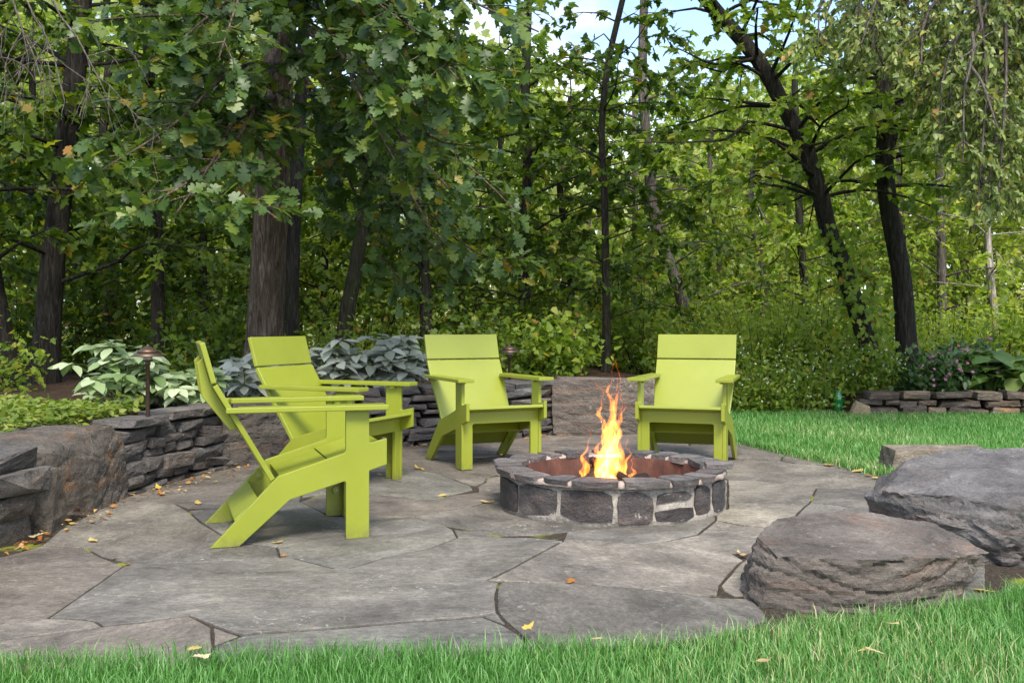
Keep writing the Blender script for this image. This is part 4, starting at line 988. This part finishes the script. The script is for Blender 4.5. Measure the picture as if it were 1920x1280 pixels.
# --- undergrowth shrubs
def shrub(name, label, c, rx, ry, h, mat, kind, size, n, seed, group=None, bark=BARK_DARK, flower=None, nfl=0, cat='shrub', flsize=.0048, fltop=.75):
    rng = np.random.default_rng(seed)
    g = float(H(c[0], c[1])); root = empty(name, (c[0], c[1], g)); tag(root, label, cat, group)
    st, lv = Tubes(), Leaves(); P, D, N = [], [], []
    ns = max(5, n // 55)
    for i in range(ns):
        a, rr_ = rng.uniform(0, 2 * math.pi), math.sqrt(rng.random())
        top = np.array([math.cos(a) * rr_ * rx, math.sin(a) * rr_ * ry, h * (1 - .5 * rr_ ** 2) * rng.uniform(.4, 1.25)])
        b = np.array([top[0] * .3, top[1] * .3, -.05]); mid = (b + top) / 2 + rng.normal(0, .05, 3)
        q = resample([b, mid, top], .08); st.add(q, np.linspace(.006, .002, len(q)), 4)
        k = n // ns
        u = rng.uniform(.12, 1, k) ** .8
        idx = np.minimum((u * (len(q) - 1)).astype(int), len(q) - 1)
        pp = q[idx] + rng.normal(0, 1, (k, 3)) * [.13, .13, .09] * (h / .6) ** .5
        P.append(pp); dd = rng.normal(0, 1, (k, 3)) + unit(top[None] * [1, 1, .3]) * .4; D.append(dd); N.append(rng.normal(0, .5, (k, 3)) + [0, -.3, 1])
    P, D, N = np.concatenate(P), np.concatenate(D), np.concatenate(N)
    P[:, 2] = np.maximum(P[:, 2], .01)
    lv.add(*leaf_arrays(kind, P, D, N, size * rng.uniform(.6, 1.2, len(P)), rng))
    st.build('stems', bark, root); lv.build('foliage', mat, root)
    if flower:
        order = np.argsort(-(P[:, 2] / h - .9 * (P[:, 1] / max(ry, .1)) + rng.normal(0, .35, len(P))))[:nfl]
        for j in order:
            bm = bmesh.new(); k = 14; ctr = bm.verts.new((0, 0, .004))
            for lay, (rl, zl) in enumerate(((2.0, -.004), (1.2, .006))):
                ph = rng.uniform(0, 6.28)
                ring = [bm.verts.new(Vector((math.cos(ph + 2 * math.pi * z / k) * flsize * rl * (1 if z % 2 else .55), math.sin(ph + 2 * math.pi * z / k) * flsize * rl * (1 if z % 2 else .55), zl + rng.uniform(-.006, .006)))) for z in range(k)]
                for z in range(k): bm.faces.new((ctr, ring[z], ring[(z + 1) % k]))
            f = obj_bm('flower', bm, flower, root); f.location = Vector(P[j]) + Vector((0, -.03, .035)); f.rotation_euler = (rng.uniform(.3, 1.1), rng.uniform(-.4, .4), 0)
    return root
for k, (px, Y, h, rx, lab) in enumerate([(-60, 8.6, .8, .7, 'undergrowth bush behind the ground cover at the left picture edge'),  (390, 9.6, .75, .6, 'undergrowth bush left of the oak trunk'),
    (420, 11.4, 1.3, .9, 'taller undergrowth bush behind the one left of the oak trunk'), (600, 10.4, .8, .7, 'undergrowth bush right of the oak trunk'), 
    (880, 11.0, 1.0, .8, 'undergrowth bush behind the headrest beside the bronze lamp'), (1020, 11.4, .8, .6, 'undergrowth bush right of the farther path lamp'), 
    (1290, 11.2, .7, .6, 'undergrowth bush behind the headrest of the chair by the lawn'), (30, 11.8, 1.4, 1.0, 'tall undergrowth bush between the two leftmost trunks'), (230, 12.0, 1.4, 1.0, 'tall undergrowth bush left of the slim black trunk'),
    (680, 13.0, 1.4, 1.0, 'tall undergrowth bush at the foot of the leaning trunk'), (930, 13.2, 1.4, 1.0, 'tall undergrowth bush deep in the wood behind the path lamp'), (1220, 13.4, 1.4, 1.0, 'tall undergrowth bush deep in the wood right of the flames')]):
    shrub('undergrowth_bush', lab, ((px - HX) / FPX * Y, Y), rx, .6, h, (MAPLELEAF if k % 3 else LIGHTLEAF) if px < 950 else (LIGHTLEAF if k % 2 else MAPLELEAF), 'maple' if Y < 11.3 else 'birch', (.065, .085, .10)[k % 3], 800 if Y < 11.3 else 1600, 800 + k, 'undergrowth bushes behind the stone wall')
for k, (px, Y, h, rx, lab) in enumerate([(1420, 11.9, 1.1, .8, 'yellow-green bush behind the aster by the chair'), (1530, 12.4, 1.2, .8, 'yellow-green bush above the green glass jar'), (1650, 12.2, 1.0, .8, 'yellow-green bush at the foot of the ivy-wrapped trunk'),
    (1760, 12.6, 1.1, .9, 'yellow-green bush right of the straight forking trunk'), (1880, 12.4, 1.2, .9, 'yellow-green bush behind the broad heart-leaved plants'), (2000, 12.0, 1.2, .9, 'yellow-green bush past the right picture edge'),
    (1480, 14.2, 1.5, 1.1, 'taller yellow-green bush deeper in the wood left of the ivy-wrapped trunk'), (1700, 14.6, 1.4, 1.1, 'taller yellow-green bush deeper in the wood behind the straight trunk'), (1860, 14.6, 1.5, 1.1, 'taller yellow-green bush at the foot of the pale birch'), (1360, 14.5, 1.4, 1.0, 'taller yellow-green bush deeper in the wood behind the lawn chair')]):
    shrub('woodland_bush', lab, ((px - HX) / FPX * Y, Y), rx, .6, h, LIGHTLEAF if k % 3 == 1 else SUNLITLEAF, ('birch', 'ovate', 'maple')[k % 3], (.07, .10, .085)[k % 3], (2300, 1400, 1300)[k % 3], 840 + k, 'bushes at the woodland edge beyond the lawn')
# asters with small white flowers at the end of the lawn
for k, (px, Y, h, rx, lab) in enumerate([(1410, 10.5, .60, .40, 'aster bush with tiny white flowers right behind the chair by the lawn'), (1500, 10.6, .62, .42, 'aster bush with tiny white flowers left of the green glass jar'), (1610, 10.8, .58, .40, 'aster bush with tiny white flowers between the green jar and the yellow stone')]):
    shrub('aster_bush', lab, ((px - HX) / FPX * Y, Y), rx, .35, h, LIGHTLEAF, 'ovate', .06, 2000, 870 + k, None, STEM, WHITE, 34)
shrub('flowering_bush', 'dark green bush with pink flower heads above the low lawn wall', ((1740 - HX) / FPX * 10.75, 10.75), .50, .38, .48, DARKLEAF, 'ovate', .085, 2300, 880, None, STEM, PINK, 26, 'shrub', .0105)
shrub('flowering_bush', 'second dark green pink-flowered bush, behind the first and next to the broad leaves', ((1810 - HX) / FPX * 11.2, 11.2), .50, .38, .56, DARKLEAF, 'ovate', .085, 2000, 881, None, STEM, PINK, 16, 'shrub', .0105)
# whorled-leaf plants
def whorl_plant(name, label, c, rx, h, mat, size, nst, seed, group, kind='ovate', wid=1.15, per=(6, 9), tier=2, ry=.3):
    rng = np.random.default_rng(seed)
    g = float(H(c[0], c[1])); root = empty(name, (c[0], c[1], g)); tag(root, label, 'plant', group)
    st, lv = Tubes(), Leaves()
    for i in range(nst):
        a, rr_ = rng.uniform(0, 2 * math.pi), math.sqrt(rng.random())
        top = np.array([math.cos(a) * rr_ * rx, math.sin(a) * rr_ * ry, h * (1 - .4 * rr_ ** 2) * rng.uniform(.6, 1.05)])
        b = np.array([top[0] * .45, top[1] * .45, -.04]); q = resample([b, (b + top) / 2 + [top[0] * -.08, 0, .04], top], .06)
        st.add(q, np.linspace(.006, .003, len(q)), 5)
        for ti in range(tier):
            p = q[-1] if ti == 0 else q[int(len(q) * rng.uniform(.45, .75))]
            k = rng.integers(*per); ph = rng.uniform(0, 6.28); an = ph + np.arange(k) * 2 * math.pi / k + rng.normal(0, .15, k)
            D = np.stack([np.cos(an), np.sin(an), rng.uniform(-.55, .25, k)], 1)
            Pp = np.repeat(p[None], k, 0) + D * size * .18
            for q0, q1 in zip(np.repeat(p[None], k, 0), Pp): st.add(np.array([q0, q1]), [.002, .0015], 3)
            lv.add(*leaf_arrays(kind, Pp, D, np.stack([np.cos(an) * .3, np.sin(an) * .3 - .25, np.ones(k)], 1) + rng.normal(0, .15, (k, 3)), size * rng.uniform(.75, 1.15, k), rng, wid, 1.6))
    st.build('stems', STEM, root); lv.build('leaves', mat, root)
whorl_plant('variegated_plant', 'pale green and white leafy plant beside the nearer path lamp', ((225 - HX) / FPX * 6.6, 6.6), .34, .46, VARIEGLEAF, .125, 26, 901, None)
whorl_plant('variegated_plant', 'lower pale green leafy plant between the lamp post and the side-on chair', ((340 - HX) / FPX * 6.75, 6.75), .26, .27, VARIEGLEAF, .115, 18, 902, None)
whorl_plant('silver_plant', 'silver-grey leafy plant between the angled chair and the wall top', ((610 - HX) / FPX * 8.1, 8.1), .34, .48, SILVERLEAF, .145, 26, 903, None)
whorl_plant('silver_plant', 'fullest silver-grey leafy plant left of the chair beside the bronze lamp', ((725 - HX) / FPX * 8.3, 8.3), .36, .50, SILVERLEAF, .15, 34, 904, None)
whorl_plant('silver_plant', 'small silver-grey plant peeping out left of the angled chair back', ((462 - HX) / FPX * 7.7, 7.7), .18, .40, SILVERLEAF, .13, 10, 905, None)
for k, (px, Y, lab) in enumerate([(1845, 10.7, 'broad heart-leaved plant beside the pink-flowered bush'), (1915, 10.6, 'broad heart-leaved plant at the right picture edge'), (1990, 10.6, 'broad heart-leaved plant just past the right picture edge')]):
    whorl_plant('broad_leaf_plant', lab, ((px - HX) / FPX * Y, Y), .30, .46, BIGLEAF, .25, 15, 910 + k, None, 'hosta', 1.0, (3, 5), 1)
# green glass jar among the asters
jar = empty('glass_jar', (W(1571, 751, 10.35).x, 10.35, .0)); tag(jar, 'small dark green glass jar standing among the asters at the lawn edge', 'jar')
bm = bmesh.new(); lathe(bm, [(.001, .03), (.046, .03), (.05, .04), (.05, .09), (.046, .10), (.05, .11), (.05, .17), (.044, .185), (.03, .20), (.03, .215)]); obj_bm('jar_body', bm, GREENGLASS, jar, True)
bm = bmesh.new(); lathe(bm, [(.034, .215), (.034, .23), (.001, .232)]); obj_bm('jar_lid', bm, GREENGLASS, jar, True)
# ground cover behind the wall
rng = np.random.default_rng(31); lv = Leaves()
n = 13000
X = rng.uniform(-4.2, -2.3, n); Yc = rng.uniform(4.6, 7.0, n)
ok = (X < -2.32 - .12 * np.sin(Yc * 3)) & (Yc > 4.75 + .15 * np.sin(X * 4)) & (Yc < 6.6 + .3 * np.sin(X * 3))
X, Yc = X[ok], Yc[ok]
Z = H(X, Yc) + .02 + (rng.random(len(X)) ** .7) * (.10 + .03 * np.sin(X * 7) * np.sin(Yc * 6))
lv.add(*leaf_arrays('ovate', np.stack([X, Yc, Z], 1), rng.normal(0, 1, (len(X), 3)) * [1, 1, .35], rng.normal(0, .3, (len(X), 3)) + [0, -.2, 1], rng.uniform(.03, .062, len(X)), rng, 1.1))
tag(lv.build('ground_cover', COVERLEAF), 'bright yellow-green ground cover behind the rusty boulder', None, None, 'stuff')
# ivy on the curving trunk
rng = np.random.default_rng(33); lv = Leaves()
P = []
path = resample([np.array(w(*p)) for p in [(1636, 720, 10.9), (1628, 650, 10.9), (1600, 560, 10.9), (1578, 490, 10.9), (1552, 430, 10.9)]], .05)
for p in path:
    for q in range(10): P.append(p + rng.normal(0, 1, 3) * [.12, .10, .05] + [.06, 0, 0])
P = np.array(P)
lv.add(*leaf_arrays('maple', P, rng.normal(0, .6, (len(P), 3)) + [0, -.3, -.8], rng.normal(0, .4, (len(P), 3)) + [0, -1, .4], rng.uniform(.06, .11, len(P)), rng))
tag(lv.build('ivy', LIGHTLEAF), 'ivy climbing the curving dark trunk', 'ivy')
# bare twigs hanging in at the upper left
dead = empty('dead_branch'); tag(dead, 'bare pale dead branch hanging down in the upper left corner', 'branch')
rng = np.random.default_rng(8); tb = Tubes()
def twig(p, d, l, r, depth):
    m = 6; q = [p]; dd = d.copy()
    for k in range(m):
        dd = dd + rng.normal(0, .18, 3) - [0, 0, .16]; dd /= np.linalg.norm(dd); q.append(q[-1] + dd * l / m)
    tb.add(q, np.linspace(r, r * .45, len(q)), 5)
    if depth:
        for k in range(4): 
            i = rng.integers(1, m); nd = dd * .6 + rng.normal(0, .6, 3); nd[2] -= .5; twig(q[i], nd / np.linalg.norm(nd), l * rng.uniform(.4, .7), r * .55, depth - 1)
for k in range(5): twig(np.array(w(-90 + 40 * k, -80 + 10 * k, 5.4)), np.array([.3 + .05 * k, .0, -.75]), .75, .007, 2)
tb.build('twigs', TWIG, dead)
# bare grey branch in the birch
dead2 = empty('dead_branch'); tag(dead2, 'bare grey forked branch showing in the hanging birch leaves', 'branch')
tb = Tubes()
for pts, r in (([(1822, 60), (1826, 90), (1818, 130), (1812, 155)], .012), ([(1820, 125), (1838, 150), (1850, 180), (1862, 215), (1870, 240)], .011), ([(1800, 110), (1822, 95), (1845, 70), (1870, 55)], .007), ([(1838, 150), (1830, 175)], .006), ([(1850, 180), (1872, 190)], .006)):
    q = resample([np.array(w(a_, b_, 6.6)) for a_, b_ in pts], .03); tb.add(q, np.linspace(r, r * .5, len(q)), 6)
tb.build('forked_branch', TWIG, dead2)

# ------------------------------------------------------------------ lawn
FRONT_X = [-3.6, -2.6, -1.4, -.6, 0, .5, .78, 1.1, 1.55, 1.75, 2.3, 3.0]
FRONT_Y = [2.62, 2.64, 2.72, 2.79, 2.83, 2.88, 3.02, 3.13, 3.30, 3.46, 3.62, 3.66]
def in_front(x, y): return (y < np.interp(x, FRONT_X, FRONT_Y) + .025 * np.sin(x * 9) + .015 * np.sin(x * 23)) & (y > 1.2)
RL_Y = [3.7, 4.9, 5.6, 6.15, 6.9, 7.73, 8.6, 10.6]
RL_X = [2.95, 2.75, 2.5, 2.22, 1.97, 1.72, 1.50, 1.45]
def in_right(x, y): return (x > np.interp(y, RL_Y, RL_X) + .02 * np.sin(y * 11) + .012 * np.sin(y * 29)) & (y >= 3.7) & (y < np.interp(x, [1.4, 3.2, 3.5, 7], [10.55, 10.5, 10.15, 10.0]))
bm = bmesh.new()
pts = [(x, y) for x, y in zip(FRONT_X, FRONT_Y)] + [(2.95, 3.75), (2.75, 4.9), (2.5, 5.6), (2.22, 6.15), (1.97, 6.9), (1.72, 7.73), (1.5, 8.6), (1.45, 10.5), (3.3, 10.45), (3.5, 10.2), (7.5, 10.05), (40, 10), (40, -60), (-40, -60), (-40, 1.0), (-3.6, 1.0)]
f = bm.faces.new([bm.verts.new((x, y, -.006)) for x, y in pts]); bmesh.ops.triangulate(bm, faces=[f])
tag(obj_bm('lawn', bm, LAWNBASE), None, None, None, 'structure')
def blades(P, rng, hmin, hmax, wmin, wmax):
    n = len(P); h = rng.uniform(hmin, hmax, n); wd = rng.uniform(wmin, wmax, n)
    az = rng.uniform(0, 2 * np.pi, n); lean = rng.uniform(.1, .9, n) * h
    L = np.stack([np.cos(az), np.sin(az), np.zeros(n)], 1); fa = az + rng.normal(np.pi / 2, .5, n)
    Wv = np.stack([np.cos(fa), np.sin(fa), np.zeros(n)], 1) * wd[:, None] / 2
    up = np.array([0, 0, 1.0])
    m = P + L * (lean * .35)[:, None] + up * (h * .6)[:, None]; t = P + L * lean[:, None] + up * (h * rng.uniform(.82, 1, n))[:, None]
    V = np.stack([P - Wv, P + Wv, m + Wv * .85, m - Wv * .85, t], 1).reshape(-1, 3)
    b = (np.arange(n) * 5)[:, None, None]
    F = (np.array([(0, 1, 2), (0, 2, 3), (3, 2, 4)])[None] + b).reshape(-1, 3)
    base = .5 + .22 * np.sin(P[:, 0] * 2.1 + P[:, 1]) * np.sin(P[:, 1] * 1.7)
    return V, F, np.repeat(np.clip(base * .55 + rng.random(n) * .72 - .06, 0, 1), 5)
rng = np.random.default_rng(3); lv = Leaves()
n = 135000
X = rng.uniform(-3.0, 3.2, n); Yg = 1.9 + rng.random(n) * 2.0
ok = in_front(X, Yg); P = np.stack([X[ok], Yg[ok], np.full(ok.sum(), -.008)], 1)
lv.add(*blades(P, rng, .028, .066, .0018, .0038))
# ragged taller tufts along the edge of the paving
xe = rng.uniform(-3.0, 3.0, 5000); ye = np.interp(xe, FRONT_X, FRONT_Y) + rng.normal(-.03, .04, 5000)
lv.add(*blades(np.stack([xe, ye, np.full(5000, -.006)], 1), rng, .035, .08, .0018, .0034))
tag(lv.build('front_grass', GRASS), 'bright green lawn grass along the front of the patio', None, None, 'stuff')
lv = Leaves(); n = 120000
X = rng.uniform(1.4, 6.6, n); Yg = 3.7 + rng.random(n) * 6.9
ok = in_right(X, Yg); P = np.stack([X[ok], Yg[ok], np.full(ok.sum(), -.008)], 1)
lv.add(*blades(P, rng, .03, .075, .0035, .0065))
ye = rng.uniform(5.0, 8.6, 4000); xe = np.interp(ye, RL_Y, RL_X) + rng.normal(.03, .035, 4000)
lv.add(*blades(np.stack([xe, ye, np.full(4000, -.006)], 1), rng, .04, .09, .003, .006))
tag(lv.build('lawn_grass', GRASS), 'green lawn grass behind the boulders up to the low wall', None, None, 'stuff')

# ------------------------------------------------------------------ fallen leaves
def fallen(px, py, tone, size, kind, lab, z=.012, ground_z=0.0):
    rr = random.Random(int(px * 7 + py)); p = G(px, py, ground_z)
    rng = np.random.default_rng(int(px * 3 + py))
    V, F, r_ = leaf_arrays(kind, np.zeros((1, 3)), np.array([[1.0, 0, .05]]), np.array([[0, 0, 1.0]]), np.array([size * .78]), rng, 1.0, 1.6)
    V = V - V.mean(0); V[:, 2] = np.abs(V[:, 2])
    o = obj_np('fallen_leaf', V, F, DRYLEAF, None, False, np.full(len(V), tone))
    o.location = (p.x, p.y, z + ground_z); o.rotation_euler = (rr.uniform(-.25, .25), rr.uniform(-.25, .25), rr.uniform(0, 6.28))
    return tag(o, lab, 'leaf', 'fallen leaves')
for px, py, tone, size, kind, lab in [
    (212, 941, .62, .085, 'ovate', 'curled tan leaf against the foot of the rusty boulder'), (122, 983, .1, .06, 'maple', 'small orange leaf at the foot of the rusty boulder'), (138, 986, .7, .06, 'ovate', 'yellow leaf next to the small orange one by the boulder'),
    (68, 1009, .97, .085, 'oak', 'whitish oak leaf at the foot of the upright slab'), (175, 1018, .85, .065, 'oak', 'pale yellow oak leaf on the dark flagstone by the boulder'), (214, 1050, .15, .032, 'maple', 'orange leaf in the paving joint, smaller of two'),
    (237, 1063, .2, .04, 'maple', 'orange leaf where three flagstones meet'), (304, 930, .6, .07, 'ovate', 'tan leaf on the flagstone below the leaf litter'), (371, 946, .66, .085, 'ovate', 'tan leaf left of the rear feet of the side-on chair'),
    (297, 918, .8, .08, 'ovate', 'yellow leaf at the edge of the leaf litter'), (522, 1021, .72, .06, 'maple', 'yellow leaf in front of the rear foot of the side-on chair'), (532, 1046, .25, .04, 'maple', 'orange scrap in the joint under the side-on chair'),
    (786, 881, .76, .09, 'maple', 'golden leaf between the angled chair and the chair beside the lamp'), (793, 884, .7, .06, 'ovate', 'smaller golden leaf touching the larger one'), (892, 876, .78, .06, 'ovate', 'yellow leaf behind the front leg of the chair beside the lamp'),
    (829, 932, .86, .08, 'ovate', 'pale leaf lying in the joint left of the fire pit'), (917, 945, .76, .075, 'maple', 'yellow leaf touching the left foot of the fire pit'), (908, 943, .95, .07, 'oak', 'whitish leaf beside the yellow one at the fire pit'),
    (1070, 1094, .12, .055, 'maple', 'orange leaf in the long joint in front of the fire pit'), (1394, 1046, .55, .06, 'ovate', 'tan leaf in the joint left of the low boulder'), (1385, 1040, .9, .04, 'ovate', 'pale scrap of leaf left of the low boulder'),
    (1555, 874, .5, .10, 'maple', 'curled tan leaf on the paving at the lawn edge'), (1608, 886, .62, .11, 'oak', 'tan oak leaf at the lawn corner'), (1628, 894, .9, .10, 'oak', 'pale oak leaf at the lawn corner'), (1645, 899, .75, .09, 'maple', 'yellowish leaf by the pale-topped block'),
    (940, 855, .75, .05, 'ovate', 'yellow leaf by the rear foot of the chair beside the lamp'), (712, 893, .5, .06, 'ovate', 'brown leaf by the leg of the angled chair'), (840, 826, .6, .07, 'ovate', 'tan leaf under the chair beside the lamp'),
    (1845, 1112, .75, .10, 'oak', 'yellow oak leaf between the big grey boulder and the grass')]:
    fallen(px, py, tone, size, kind, lab)
for px, py, tone, size, kind, lab in [(365, 1245, .85, .065, 'oak', 'pale leaf caught in the front grass at the left'), (378, 1262, .95, .06, 'oak', 'whitish leaf just under the pale one in the grass'), (990, 1204, .75, .05, 'maple', 'yellow leaf at the grass edge in the middle'), (1120, 1226, .9, .05, 'ovate', 'pale leaf in the grass right of the middle'),
    (1640, 1250, .93, .075, 'oak', 'whitish oak leaf in the grass below the low boulder'), (1620, 1248, .85, .05, 'oak', 'pale leaf next to the whitish oak leaf'), (1675, 1197, .9, .06, 'maple', 'pale leaf in the grass in front of the low boulder'), (1432, 1272, .55, .07, 'ovate', 'tan leaf at the bottom edge of the grass')]:
    fallen(px, py, tone, size, kind, lab, .045)
# leaf litter along the foot of the wall
rng = np.random.default_rng(12); lv = Leaves()
P, S = [], []
for k in range(330):
    t = rng.random(); c, td = polyline_at(WALL[1:], t * length(WALL[1:])); off = abs(rng.normal(0, .05)) + .02
    if 5.3 < c.y < 6.6: off = abs(rng.normal(0, .13)) + .03
    elif rng.random() < .5: continue
    P.append((c.x + td.y * off, c.y - td.x * off, .012 + rng.uniform(0, .012))); S.append(rng.uniform(.015, .045))
P = np.array(P)
V, F, r_ = leaf_arrays('ovate', P, rng.normal(0, 1, (len(P), 3)) * [1, 1, .15], rng.normal(0, .25, (len(P), 3)) + [0, 0, 1], np.array(S), rng, 1.0, 2)
lv.add(V, F, r_ * .62)
tag(lv.build('leaf_litter', DRYLEAF), 'orange and tan leaf litter along the foot of the curved wall', None, None, 'stuff')
tris = sum(len(o.data.polygons) for o in scene.objects if o.type == 'MESH')
print('POLYS', tris)
